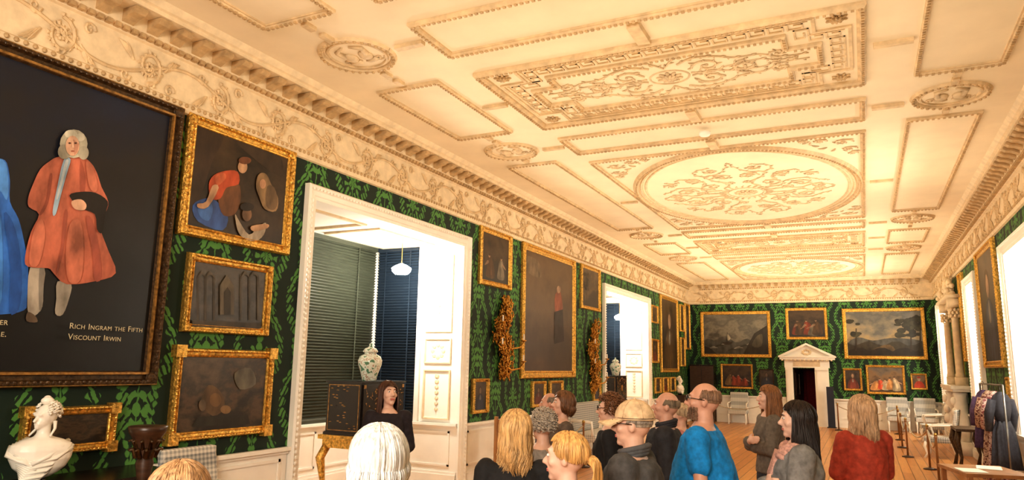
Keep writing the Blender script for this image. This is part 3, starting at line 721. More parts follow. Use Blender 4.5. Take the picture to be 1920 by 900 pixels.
ARC=[((.07,.058,.04),[(x,515),(x+4,515),(x+4,600),(x,600)]) for x in(370,384,400,450,466,482)]+[((.085,.07,.048),sm([(x-7,522),(x+2,508),(x+11,522),(x+2,515)])) for x in(377,392,458,474)]+[((.12,.10,.068),[(412,535),(425,515),(438,536),(438,590),(412,590)]),((.04,.033,.022),[(419,548),(426,538),(432,548),(432,590),(419,590)]),((.05,.04,.026),[(360,600),(490,606),(486,618),(360,612)])]
painting('L',4.61,5.68,2.10,2.85,[(0,(.014,.011,.007)),(.4,(.034,.026,.017)),(.6,(.07,.055,.036)),(1,(.028,.022,.016))],.085,'dim church interior painting in a flat gilt frame',8,4,.3,shapes=ARC)
painting('L',4.58,5.79,1.10,1.95,LAND,.085,'brown still life painting in gilt frame with square corners',11,3,.4,corner=.08,shapes=[((.10,.06,.026),sm([(378,755),(392,722),(415,735),(422,765),(400,780)])),((.16,.09,.035),el(405,750,11,13)),((.20,.12,.05),el(424,768,10,8)),((.02,.018,.012),[(360,800),(470,795),(465,778),(372,782)]),((.14,.10,.06),el(380,760,7,11)),((.13,.12,.09),sm([(440,700),(470,690),(480,720),(450,730)]))])
painting('L',3.3,4.05,1.10,1.46,LAND,.07,'small landscape in gilt frame with square corners behind the bust',12,3,.4,corner=.05)
painting('L',10.32,11.5,3.17,4.17,DARK,.1,'dark figure painting in carved gilt frame above the sconce',21,local=figs(3,2,.6,1.2))
painting('L',12.0,14.73,1.60,4.17,[(0,(.020,.010,.005)),(.4,(.055,.030,.014)),(.6,(.10,.06,.028)),(1,(.035,.02,.012))],.15,'tall brown full-length portrait in a broad gilt frame',22,2,.2,shapes=[((.22,.06,.03),sm([(1042,552),(1052,548),(1055,585),(1042,588)])),((.4,.26,.17),el(1048,543,3.5,7)),((.02,.012,.01),[(1040,585),(1056,580),(1058,640),(1040,645)]),((.14,.10,.06),sm([(985,480),(1010,490),(1015,520),(990,510)]))])
painting('L',15.12,16.40,3.14,4.17,LAND,.09,'small dark landscape in gilt frame beside the tall portrait',23,local=trees(.25,4,(.03,.022,.01)))
painting('L',10.2,10.72,1.06,1.62,DARK,.06,'small dark picture in gilt frame above the dado',24,local=portrait(1,.5))
painting('L',12.5,13.12,1.06,1.55,DARK,.06,'small dark picture in gilt frame beneath the tall portrait',25,local=portrait(2,.5))
painting('L',13.35,14.02,1.06,1.55,LAND,.06,'small brown picture in gilt frame beneath the tall portrait',26)
painting('L',15.93,16.42,1.04,1.59,DARK,.06,'small dark picture in gilt frame beside the window bay',27,local=portrait(4,.6))
painting('L',22.2,24.5,1.70,4.15,DARK,.13,'tall dark full-length portrait in gilt frame near the gallery end',28,local=portrait(5,.6))
painting('L',21.1,21.85,3.18,3.72,LAND,.06,'small dark picture in thin gilt frame beyond the bay',29)
painting('L',21.05,21.87,1.98,2.7,DARK,.07,'small square picture in gilt frame beyond the bay',30,local=portrait(6,.6))
painting('L',24.85,25.5,3.1,4.05,LAND,.07,'narrow upright picture in gilt frame near the corner',31)
painting('L',24.85,25.5,1.9,2.9,DARK,.07,'narrow upright dark portrait in gilt frame near the corner',32,local=portrait(7,.8))
painting('L',25.65,26.4,2.5,4.15,DARK,.08,'upright brown picture in gilt frame in the corner',33,local=portrait(8,.8))
for k in range(3): painting('L',21.4+k*.95,22.05+k*.95,1.08,1.55,DARK,.06,'small dark picture in gilt frame in a low row',34+k,local=portrait(9+k,.6))
painting('F',-5.31,-2.88,2.25,3.89,STORM,.12,'large stormy seascape painting in gilt frame',41,3.0,.35,local=seascape(1))
painting('F',-2.38,-1.05,2.88,3.97,DARK,.1,'dark crowded figure scene in gilt frame above the doorway',42,4,local=figs(12,6,.45))
painting('F',-.59,1.84,2.24,3.92,SUNSET,.12,'large sunset landscape with trees in gilt frame',43,3.0,.6,local=landscape(3))
painting('F',-4.64,-3.54,1.16,2.02,DARK,.07,'dark group scene in gilt frame on the end wall',44,4,local=figs(21,4,.6))
painting('F',-3.33,-2.85,1.25,1.86,DARK,.03,'small black framed picture on the end wall',45,fm=GOLDD,local=portrait(20,.4))
painting('F',-.66,-.1,1.21,1.94,DARK,.07,'small dark portrait in gilt frame beside the doorway',46,4,local=portrait(14,.9))
painting('F',.02,1.15,1.12,2.06,RED,.08,'red and ochre figure group in gilt frame',47,3,.5,local=figs(31,5,1.15,1.4,((.50,.07,.03),(.42,.20,.07),(.45,.10,.04),(.35,.28,.18))))
painting('F',1.30,1.76,1.30,1.81,RED,.06,'small red portrait in gilt frame near the corner',48,2,.3,local=[((.45,.05,.02),sm([(.1,0),(.2,.4),(.5,.55),(.8,.4),(.9,0)])),((.5,.33,.22),el(.5,.68,.12,.15)),((.40,.05,.02),el(.5,.83,.15,.08))])
painting('R',18.75,19.35,2.1,4.1,DARK,.09,'tall dark portrait in gilt frame between windows',51,local=portrait(17,.8))
painting('R',14.3,16.4,1.95,4.15,DARK,.13,'large dark portrait in gilt frame between windows',52,local=portrait(18,.8))
painting('R',13.85,14.2,1.2,1.8,DARK,.06,'small dark picture in gilt frame low between windows',53)
# ---------------------------------------------------------------- gilt wall sconces
def sconce(y0,z0,hh,seed):
    r=random.Random(seed);m=M()
    f=lambda a,b,h=.06:(a,-h,b)
    def cx(t): return .13*math.sin(t*8)*(1-.3*t)
    def wd(t): return .12+.22*math.sin(pi*min(1,t*1.15))
    for i in range(80):
        t=i/79;z=.06+t*(hh-.12);x=cx(t)+r.uniform(-1,1)*wd(t)*.7;rad=.05+.08*r.random()
        d=r.choice((-1,1));sp=spiral((x,z),rad,r.random()*6,1.0+r.random()*.5,d,10)
        hb=.02+.12*r.random();m.tube([f(a,b,hb+.04*math.sin(k*.5)) for k,(a,b) in enumerate(sp)],.015,.006,n=5)
        for k in range(1,9,2):
            a,b=sp[k];l=math.hypot(a-x,b-z)+1e-6;m.tube([f(a,b,hb),f(a+(a-x)/l*.05,b+(b-z)/l*.05,hb+.02),f(a+(a-x)/l*.08+.02,b+(b-z)/l*.08,hb)],0,n=4,rs=[.010,.015,.003])
    m.tube([f(cx(t/14),.05+t*(hh-.1)/14,.05) for t in range(15)],.04,.025,n=8)
    for i in range(60):
        t=r.random();z=t*hh;x=cx(t)+r.uniform(-1,1)*wd(t)*.6;a=r.random()*6
        m.ell(f(x,z,r.uniform(.02,.12)),(.045,.015,.016),8,5,Matrix.Rotation(a,3,'Y'))
    th=thing('wall_sconce',(XL,y0,z0),pi/2,'carved gilt rococo wall sconce with scrolling foliage and candle arms','sconce')
    part(th,'carved_body',m,GOLDB,True)
    for s_,zz in((-1,.35),(1,.42),(-1,.62),(1,.16)):
        a=M();pts=[f(0,zz*hh,.06),f(s_*.14,zz*hh-.09,.16),f(s_*.32,zz*hh-.06,.24),f(s_*.42,zz*hh+.04,.26)]
        a.tube(pts,.02,.012,n=6);a.lathe([(.015,0),(.05,.02),(.055,.03),(.02,.035)],pts[-1],12)
        part(th,'candle_arm',a,GOLDB,True)
        c=M();c.lathe([(.012,.03),(.012,.13),(.004,.14)],pts[-1],8);part(th,'candle',c,WHITE)
sconce(11.2,1.62,1.42,3);sconce(15.85,1.28,1.62,8)
# ---------------------------------------------------------------- furniture
def cabinet(loc):
    th=thing('lacquer_cabinet',loc,pi/2,'black and gold lacquer cabinet on a gilt carved stand','cabinet')
    W,D,z0,z1=.88,.5,1.0,1.62
    m=M().box((-W/2,-D/2,z0),(W/2,D/2,z1)).box((-W/2-.02,-D/2-.02,z1-.02),(W/2+.02,D/2+.02,z1)).box((-W/2-.02,-D/2-.02,z0-.01),(W/2+.02,D/2+.02,z0+.02))
    m.cur=1;rr=random.Random(2)
    for i in range(26): m.ell((-W/2-.002,rr.uniform(-.2,.2),rr.uniform(z0+.06,z1-.06)),(.003,.022,.006),6,4)
    for a,b in(((-.23,z0+.04),(.23,z0+.05)),((-.23,z1-.05),(.23,z1-.04)),((-.23,z0+.04),(-.22,z1-.04)),((.22,z0+.04),(.23,z1-.04))): m.box((-W/2-.003,a[0],a[1]),(-W/2,b[0],b[1]))
    part(th,'body',m,[BLACK,GOLDC])
    for s_ in(-1,1):
        x0=0.01 if s_>0 else -W/2+.03;x1=W/2-.03 if s_>0 else -.01
        m=M().box((x0,-D/2-.02,z0+.04),(x1,-D/2,z1-.04));m.cur=1;rr=random.Random(4+s_)
        for i in range(34):
            cx=rr.uniform(x0+.05,x1-.05);cz=rr.uniform(z0+.08,z1-.08)
            m.tube([(cx,-D/2-.021,cz),(cx+rr.uniform(-.05,.05),-D/2-.021,cz+rr.uniform(-.03,.05))],.004,.002,n=4);m.ell((cx,-D/2-.021,cz),(.013,.002,.008),6,4)
        for px,pz in((x0+.02,z0+.06),(x1-.02,z0+.06),(x0+.02,z1-.06),(x1-.02,z1-.06)): m.box((px-.02,-D/2-.026,pz-.02),(px+.02,-D/2-.02,pz+.02))
        part(th,'door',m,[BLACK,GOLDC])
    m=M().box((-.04,-D/2-.03,1.24),(.04,-D/2-.02,1.38));part(th,'lock_plate',m,GOLDB)
    m=M().box((-W/2-.06,-D/2-.06,.94),(W/2+.06,D/2+.06,.99))
    for k in range(9): m.ell((-W/2+.03+k*.103,-D/2-.05,.90),(.06,.02,.05),8,5)
    m.box((-W/2-.02,-D/2-.02,.84),(W/2+.02,D/2+.02,.94));part(th,'stand_top',m,GOLD)
    for sx in(-1,1):
        for sy in(-1,1):
            x=sx*(W/2-.02);y=sy*(D/2-.02)
            part(th,'leg',M().tube([(x,y,.86),(x+sx*.05,y+sy*.05,.72),(x+sx*.02,y+sy*.02,.45),(x-sx*.02,y-sy*.02,.2),(x+sx*.03,y+sy*.03,.05),(x+sx*.05,y+sy*.05,.0)],0,n=8,rs=[.05,.055,.03,.022,.03,.03]),GOLD,True)
    return th
c1=cabinet((-5.62,7.36,0));dup(c1,(-5.95,18.1,0),pi/2)
PORC,nt_,b_=base('painted_porcelain',(.75,.8,.72),.15)
f=nz(nt_,16,2);nt_.links.new(ramp(nt_,f,[(.40,(.12,.25,.16)),(.45,(.70,.76,.68)),(.56,(.74,.78,.70)),(.60,(.35,.16,.08)),(.63,(.72,.77,.70))]),b_.inputs['Base Color'])
th=thing('ginger_jar',(-5.55,7.30,1.62),0,'lidded famille verte porcelain jar standing on the lacquer cabinet','jar')
part(th,'body',M().lathe([(.085,0),(.09,.02),(.11,.10),(.145,.20),(.15,.25),(.13,.30),(.075,.33),(.075,.35)]),PORC,True)
part(th,'lid',M().lathe([(.09,.35),(.095,.365),(.07,.40),(.03,.415),(.018,.43),(.022,.45),(.005,.465)]),PORC,True)
dup(th,(-5.85,18.1,1.62),0)
def blob(m,voxel,it=2,disp=0.,seed=0):
    o=link('tmp',m.mesh('tmp',[]))
    r=o.modifiers.new('r','REMESH');r.mode='VOXEL';r.voxel_size=voxel;r.use_smooth_shade=True
    if it:
        s_=o.modifiers.new('s','SMOOTH');s_.iterations=it;s_.factor=.5
    bpy.context.view_layer.update()
    me=bpy.data.meshes.new_from_object(o.evaluated_get(bpy.context.evaluated_depsgraph_get()))
    bpy.data.objects.remove(o)
    if disp:
        ns=[v.normal.copy() for v in me.vertices]
        for v,nn in zip(me.vertices,ns):
            c=v.co;k=noise.noise(Vector((c.x*14+seed,c.y*14,c.z*7)))+.6*noise.noise(Vector((c.x*30,c.y*30+seed,c.z*22)))
            v.co=c+nn*k*disp
    me.polygons.foreach_set('use_smooth',[True]*len(me.polygons))
    return me
def bust(loc,rz,s,label,hy=0.):
    th=thing('marble_bust',loc,rz,label,'bust')
    m=M();hp=Vector((0,0,.43))*s;HM=Matrix.Rotation(hy,3,'Z')
    def S(*a): return tuple(x*s for x in a)
    def T(*a): return tuple(HM@(Vector(a)*s-hp)+hp)
    m.loft([(z*s,rx*s,ry*s) for z,rx,ry in((.05,.07,.06),(.08,.13,.09),(.13,.19,.12),(.20,.225,.135),(.27,.235,.13),(.315,.22,.115),(.35,.15,.09),(.375,.07,.065),(.40,.052,.055))],24)
    m.cap(S(0,0,.36),S(0,.0,.47),.052*s,.050*s)
    m.ell(T(0,-.01,.55),S(.078,.095,.09),rot=HM);m.ell(T(0,.03,.50),S(.055,.06,.06),rot=HM);m.cap(T(0,.088,.535),T(0,.110,.505),.010*s,.014*s)
    m.cap(T(-.03,.08,.555),T(.03,.08,.555),.012*s,.012*s)
    m.cap(T(-.018,.082,.477),T(.018,.082,.477),.010*s,.010*s);m.ell(T(0,.072,.455),S(.025,.02,.02))
    me=blob(m,.009*s)
    part(th,'figure',me,None);me.materials.append(MARBLE)
    h=M();rr=random.Random(3)
    for i in range(130):
        a=rr.uniform(.9,2*pi-.9)+pi/2;p=rr.uniform(.05,1.8);q=T(.083*math.sin(p)*math.cos(a),-.02+.103*math.sin(p)*math.sin(a),.565+.1*math.cos(p))
        k0=rr.random()*6;h.tube([Vector(q)+Vector(S(.014*math.cos(k0+k*1.2),.014*math.sin(k0+k*1.2),.005*k-.01)) for k in range(5)],.011*s,.006*s,n=5)
    h.ell(T(0,-.10,.60),S(.05,.05,.045));h.ell(T(0,.0,.665),S(.05,.035,.035));h.ell(T(.02,-.02,.685),S(.03,.03,.025))
    for k in(-1,1): h.tube([T(k*.07,-.03,.50),T(k*.085,-.02,.44),T(k*.10,.04,.38)],.016*s,.008*s,n=6)
    part(th,'hair',h,MARBLE,True)
    d=M()
    for k in range(12):
        q=k*.017
        d.tube([S(-.22+q*.6,.04+.03*math.sin(k),.30-q*.9),S(-.10+q*.6,.115+.012*math.sin(k*2),.22-q*.9),S(.05+q*.5,.125,.19-q*.8),S(.20-q*.3,.07,.25-q*.9)],.015*s,.010*s,n=6)
    for k in range(6): d.tube([S(.10+.022*k,-.06,.36-.012*k),S(.15+.018*k,.03,.31-.015*k),S(.12+.01*k,.11,.2),S(.04,.12,.09+.01*k)],.018*s,.012*s,n=6)
    d.tube([S(-.19,-.02,.33),S(-.13,.08,.30),S(-.03,.125,.22),S(.08,.13,.17)],.022*s,.018*s,n=7)
    part(th,'drapery',d,MARBLE,True)
    part(th,'socle',M().lathe([(.085*s,0),(.085*s,.012*s),(.06*s,.025*s),(.055*s,.04*s),(.07*s,.06*s)]),BLACK,True)
    return th
bust((-5.33,3.25,.96),-1.95,.86,'white marble bust of a woman with drapery on the console table',-.9)
bust((-5.35,23.2,1.0),-1.6,.85,'white marble bust on a pedestal near the gallery end')
th=thing('pedestal',(-5.35,23.2,0),0,'dark square pedestal carrying a marble bust','pedestal');part(th,'shaft',M().box((-.16,-.16,.08),(.16,.16,.94)),DARKWOOD);part(th,'cap',M().box((-.2,-.2,.94),(.2,.2,1.0)),DARKWOOD);part(th,'plinth',M().box((-.2,-.2,0),(.2,.2,.08)),DARKWOOD)
th=thing('console_table',(-5.33,3.2,0),0,'black marble topped console table with gilt legs below the portrait','table')
part(th,'table_top',M().box((-.3,-1.05,.90),(.3,1.05,.96)).box((-.27,-1.0,.86),(.27,1.0,.90)),BLACK)
m=M();m.box((-.25,-.97,.76),(.25,.97,.86))
for k in range(16): m.ell((.26,-.9+k*.12,.79),(.02,.05,.05),8,5)
part(th,'apron',m,GOLDD)
for sx in(-.2,.2):
    for sy in(-.9,.9): part(th,'leg',M().tube([(sx,sy,.78),(sx+.03,sy,.6),(sx,sy,.3),(sx+.03,sy,.04),(sx+.04,sy,0)],0,n=8,rs=[.06,.07,.03,.04,.05]),GOLDD,True)
th=thing('torchere',(-4.62,3.55,0),0,'tall dark carved candle stand with leafy capital','stand')
m=M().lathe([(.17,0),(.17,.04),(.09,.10),(.05,.2),(.045,.5),(.075,.6),(.045,.7),(.04,1.0),(.06,1.12),(.05,1.15),(.07,1.22),(.10,1.3),(.12,1.33),(.13,1.37),(.12,1.375)])
part(th,'shaft',m,DARKWOOD,True)
m=M()
for t_ in range(3):
    for i in range(10):
        a=2*pi*i/10+t_*.3;r=.06;zz=1.16+t_*.06
        m.tube([(r*math.cos(a),r*math.sin(a),zz),((r+.03)*math.cos(a),(r+.03)*math.sin(a),zz+.06),((r+.055)*math.cos(a),(r+.055)*math.sin(a),zz+.05)],.018,.008,n=5)
part(th,'leaf_carving',m,GOLDD,True)
def chair(loc,rz,label,w=.62,arm=True,group=None):
    th=thing('armchair',loc,rz,label,'chair',group)
    D=.56
    m=M().box((-w/2,-D/2,.33),(w/2,D/2,.46));me=blob(m,.02,3);me.materials.append(CHECK);part(th,'seat',me,None)
    m=M();m.add([(-w/2,D/2-.04,.5),(w/2,D/2-.04,.5),(w/2,D/2+.05,.5),(-w/2,D/2+.05,.5),(-w/2+.01,D/2+.06,1.05),(w/2-.01,D/2+.06,1.05),(w/2-.01,D/2+.13,1.05),(-w/2+.01,D/2+.13,1.05)],[(0,3,2,1),(4,5,6,7),(0,1,5,4),(1,2,6,5),(2,3,7,6),(3,0,4,7)])
    me=blob(m,.02,3);me.materials.append(CHECK);part(th,'backrest',me,None)
    for sx in(-1,1):
        x=sx*(w/2-.03)
        part(th,'leg',M().tube([(x,-D/2+.04,.36),(x,-D/2+.01,.25),(x,-D/2+.05,.1),(x,-D/2+.0,0)],0,n=8,rs=[.035,.03,.018,.025]),WHITE,True)
        part(th,'leg',M().tube([(x,D/2-.02,.55),(x,D/2-.01,.3),(x,D/2+.06,0)],0,n=8,rs=[.028,.028,.02]),WHITE,True)
        if arm: part(th,'armrest',M().tube([(x,D/2+.03,.72),(sx*w/2,0,.70),(sx*w/2,-D/2+.1,.68),(sx*w/2,-D/2+.08,.62),(x,-D/2+.14,.42)],.022,.02,n=8),WHITE,True)
    return th
ch=chair((-5.28,4.78,0),pi/2,'grey and white check upholstered chair against the dado')
dup(ch,(1.40,18.75,0),-pi/2-.2,'check upholstered open armchair behind the rope barrier')
dup(ch,(.85,25.9,0),0,'check upholstered armchair against the end wall')
dup(ch,(1.62,25.9,0),0,'check upholstered armchair against the end wall')
dup(ch,(-4.0,25.9,0),0,'check upholstered armchair against the end wall')
dup(ch,(1.55,22.9,0),-pi/2,'check upholstered armchair beside the window wall')
s=thing('settee',(-5.25,14.9,0),pi/2,'check upholstered settee with carved arms against the dado','sofa')
me=blob(M().box((-.85,-.28,.33),(.85,.28,.48)),.03,3);me.materials.append(CHECK);part(s,'seat',me,None)
me=blob(M().box((-.85,.22,.48),(.85,.34,1.08)),.03,3);me.materials.append(CHECK);part(s,'backrest',me,None)
for x in(-.8,0,.8):
    for y in(-.23,.25): part(s,'leg',M().tube([(x,y,.36),(x,y,0)],.03,.02,n=8),DARKWOOD,True)
for x in(-.86,.86): part(s,'armrest',M().tube([(x,.25,.75),(x,-.2,.72),(x,-.22,.45)],.035,.03,n=8),WHITE,True)
th=thing('fire_screen',(-5.15,10.35,0),pi/2-.3,'embroidered cream floral fire screen on a wooden stand','screen')
m=M().sweep([(-.22,.35),(.22,.35),(.22,1.0),(-.22,1.0)],[(0,0),(0,.03),(.03,.03),(.03,0)],lambda a,b,h:(a,-h,b));m.box((-.25,-.03,0),(-.21,.02,1.05)).box((.21,-.03,0),(.25,.02,1.05)).box((-.25,-.15,0),(-.21,.15,.04)).box((.21,-.15,0),(.25,.15,.04))
part(th,'frame',m,WOOD)
EMB,nt_,b_=base('embroidery',(.7,.6,.4),.9);f=nz(nt_,14,2);nt_.links.new(ramp(nt_,f,[(.4,(.45,.16,.08)),(.45,(.66,.55,.36)),(.6,(.68,.58,.38)),(.63,(.20,.30,.16))]),b_.inputs['Base Color'])
part(th,'panel',M().box((-.2,-.01,.37),(.2,0,.98)),EMB)
def post(loc,h=.8,label='slim wooden rope barrier post with brass cap'):
    th=thing('barrier_post',loc,0,label,'post','rope barrier posts')
    part(th,'pole',M().lathe([(.02,.03),(.018,h-.05),(.025,h-.04),(.025,h)]),WOOD,True);part(th,'base',M().lathe([(.12,0),(.12,.02),(.03,.04)]),DARKWOOD,True);part(th,'finial',M().ell((0,0,h+.02),(.03,.03,.03)),BRASS,True);return th
pts=[(1.0,14.2),(1.02,16.4),(.74,18.45),(.72,20.6),(.75,22.8),(.8,24.9),(-.85,25.2),(-2.9,25.3),(-4.9,25.2)]
p0=post((*pts[0],0))
for q in pts[1:]: dup(p0,(*q,0),0)
def rope(a,b,sag=.22):
    a=Vector(a);b=Vector(b);d=(b-a).normalized()*.03;a=a+d;b=b-d
    thing('barrier_rope',(0,0,0),0,'sagging natural rope strung between barrier posts','rope','barrier ropes',data=M().tube([(a.x+(b.x-a.x)*t/12,a.y+(b.y-a.y)*t/12,.74-sag*math.sin(pi*t/12)) for t in range(13)],.014,n=6).mesh('barrier_rope',[ROPE],True))
for a,b in zip(pts[:-1],pts[1:]):
    if a!=(-.85,25.2): rope(a,b)
q=dup(p0,(-5.0,10.9,0),0);q=dup(p0,(-4.8,12.9,0),0);rope((-5.0,10.9),(-4.8,12.9),.2)
th=thing('display_table',(1.2,10.4,0),.25,'low wooden table with printed information sheets beside the rope','table')
part(th,'table_top',M().box((-.35,-.45,.68),(.35,.45,.72)),WOOD)
for x in(-.3,.3):
    for y in(-.4,.4): part(th,'leg',M().box((x-.025,y-.025,0),(x+.025,y+.025,.68)),WOOD)
for x,y,a in((1.05,10.2,.2),(1.28,10.6,-.1)):
    o=thing('information_sheet',(x,y,.722),a,'white printed information sheet lying on the table','paper','information sheets',data=M().box((-.13,-.18,0),(.13,.18,.004)).mesh('information_sheet',[WHITE]))
th=thing('side_table',(1.75,16.9,0),0,'dark carved gilt side table near the window wall','table')
part(th,'table_top',M().box((-.25,-.5,.74),(.3,.5,.79)),GOLDD)
for x in(-.2,.2):
    for y in(-.42,.42): part(th,'leg',M().tube([(x,y,.75),(x-.04,y,.55),(x+.02,y,.25),(x-.03,y,0)],0,n=8,rs=[.05,.06,.025,.04]),GOLDD,True)
th=thing('information_banner',(-1.08,YF-.35,0),0,'narrow dark standing information banner beside the doorway','sign')
part(th,'panel',M().box((-.11,-.01,.03),(.11,.01,1.32)),mat((.015,.02,.04),.5,0,.1,3,0,tag='navy_panel'));part(th,'foot',M().box((-.14,-.12,0),(.14,.12,.03)),BLACK)
th=thing('black_cabinet',(-5.2,26.15,0),0,'tall dark lacquer cabinet in the corner of the gallery','cabinet')
part(th,'body',M().box((-.42,-.25,.75),(.42,.25,1.98)),BLACK)
for x in(-.41,.005): part(th,'door',M().box((x,-.27,.8),(x+.4,-.25,1.93)),DARKWOOD)
for x in(-.36,.36):
    for y in(-.2,.2): part(th,'leg',M().box((x-.03,y-.03,0),(x+.03,y+.03,.75)),GOLDD)
# chimneypiece
th=thing('chimneypiece',(XR,20.6,0),-pi/2,'tall carved cream marble chimneypiece with figures and broken pediment','fireplace')
m=M()
for s_ in(-1,1):
    m.box((s_*.95-.18,-.30,0),(s_*.95+.18,0,.3))
    m.loft([(.3,.12,.12,s_*.95,-.16),(.6,.15,.14,s_*.95,-.17),(.9,.12,.12,s_*.95,-.16),(1.1,.16,.15,s_*.95,-.18),(1.3,.13,.13,s_*.95,-.17),(1.4,.17,.15,s_*.95,-.17)],16)
    m.ell((s_*.95,-.3,1.2),(.09,.09,.11));m.ell((s_*.95,-.28,.95),(.12,.1,.12));m.ell((s_*.95,-.28,.72),(.1,.1,.13))
m.box((-.77,-.12,1.15),(.77,0,1.45))
for k in range(11): m.ell((-.7+k*.14,-.14,1.3),(.07,.04,.08),8,6)
part(th,'surround',m,MARBLE,True)
part(th,'mantel_shelf',M().box((-1.25,-.38,1.48),(1.25,0,1.56)).box((-1.2,-.34,1.42),(1.2,0,1.48)),MARBLE)
part(th,'firebox',M().box((-.77,-.08,0),(.77,-.001,1.15)),BLACK)
m=M()
for s_ in(-1,1):
    m.box((s_*.95-.16,-.24,1.56),(s_*.95+.16,0,1.75));m.lathe([(.10,1.75),(.10,1.8),(.085,1.84),(.075,3.1),(.09,3.13)],(s_*.95,-.14,0),16)
    for t_ in range(3):
        for i in range(8):
            a=i*pi/4+t_*.4;m.ell((s_*.95+.11*math.cos(a),-.14+.11*math.sin(a),3.17+t_*.07),(.035,.035,.045),7,5)
    m.box((s_*.95-.19,-.28,3.38),(s_*.95+.19,0,3.6))
m.box((-1.2,-.18,3.42),(1.2,0,3.56)).box((-1.3,-.32,3.58),(1.3,0,3.66))
for s_ in(-1,1):
    sp=spiral((s_*.95,3.88),.2,-pi/2,1.3,-s_,16);m.tube([(a,-.2,b) for a,b in sp],.07,.035,n=8)
    m.tube([(s_*1.25,-.18,3.68),(s_*.9,-.18,3.72),(s_*.55,-.18,3.9),(s_*.3,-.18,4.05)],.06,.05,n=8)
    for i in range(14): m.ell((s_*(.3+.07*i),-.22+.06*math.sin(i*2),3.75+.12*abs(math.sin(i*1.3))),(.07,.06,.06),7,5)
m.ell((0,-.16,3.95),(.22,.1,.26))
part(th,'overmantel',m,ORN2,True)
painting('R',20.0,21.2,1.75,3.35,DARK,.1,'dark painting set in the overmantel above the chimneypiece',60)
# garment rail
RX,RY,RA=1.78,13.7,-pi/2+.06
th=thing('garment_rail',(RX,RY,0),RA,'freestanding clothes rail holding period costumes','clothes rail')
m=M().tube([(-.8,0,1.68),(.8,0,1.68)],.014)
for x in(-.8,.8): m.tube([(x,0,1.68),(x,0,.08)],.014);m.tube([(x,-.2,.03),(x,0,.08),(x,.2,.03)],.016)
part(th,'rail_frame',m,mat((.2,.2,.2),.3,.8,.05,5,0,tag='steel'),True)
def garment(off,col,label,col2=None,z0=.35,w=.17,k=8,kind='hanging_dress'):
    x=RX+off*math.cos(RA);y=RY+off*math.sin(RA)
    t=thing(kind,(x,y,0),RA+pi/2+.5,label,'clothing')
    mt=cloth(col)
    if col2:
        mt,nt,b=base('printed_cotton',col,.9);f=nz(nt,22,2);nt.links.new(ramp(nt,f,[(.42,col2),(.47,col),(.58,col),(.62,mul(col2,.5))]),b.inputs['Base Color'])
    m=M();m.loft([(z0,w*1.15,w*.7),(z0+.25,w,w*.6),(z0+.55,w*.8,w*.45),(1.15,w*.5,w*.35)],60,.16,k)
    m.loft([(1.13,w*.48,w*.35),(1.3,w*.75,w*.42),(1.45,w*.85,w*.4),(1.53,w*.6,w*.3),(1.58,w*.2,w*.2)],20)
    for s_ in(-1,1): m.tube([(s_*w*.75,0,1.46),(s_*w*1.05,.02,1.25),(s_*w*1.0,.06,1.0)],0,n=8,rs=[.06,.065,.05])
    part(t,'garment_body',m,mt,True)
    if not col2 is None: part(t,'apron',M().loft([(z0+.1,w*.5,w*.2,0,-w*.55),(.9,w*.4,w*.15,0,-w*.42),(1.15,w*.3,w*.1,0,-w*.3)],24,.1,6),cloth((.6,.5,.38)),True)
    part(t,'hanger',M().tube([(0,0,1.57),(0,0,1.66),(.02,0,1.7),(0,0,1.72)],.005),BLACK)
garment(-.60,(.09,.055,.12),'dusky purple cloak hanging on the clothes rail',kind='hanging_cloak',z0=.65)
garment(-.20,(.45,.32,.24),'brown and cream patterned period dress on the clothes rail',(.14,.05,.04),z0=.2)
garment(.20,(.50,.38,.34),'pink and cream striped petticoat dress on the clothes rail',(.22,.07,.08),z0=.25)
garment(.60,(.03,.032,.045),'dark navy period coat hanging on the clothes rail',kind='hanging_coat',z0=.45,w=.19)
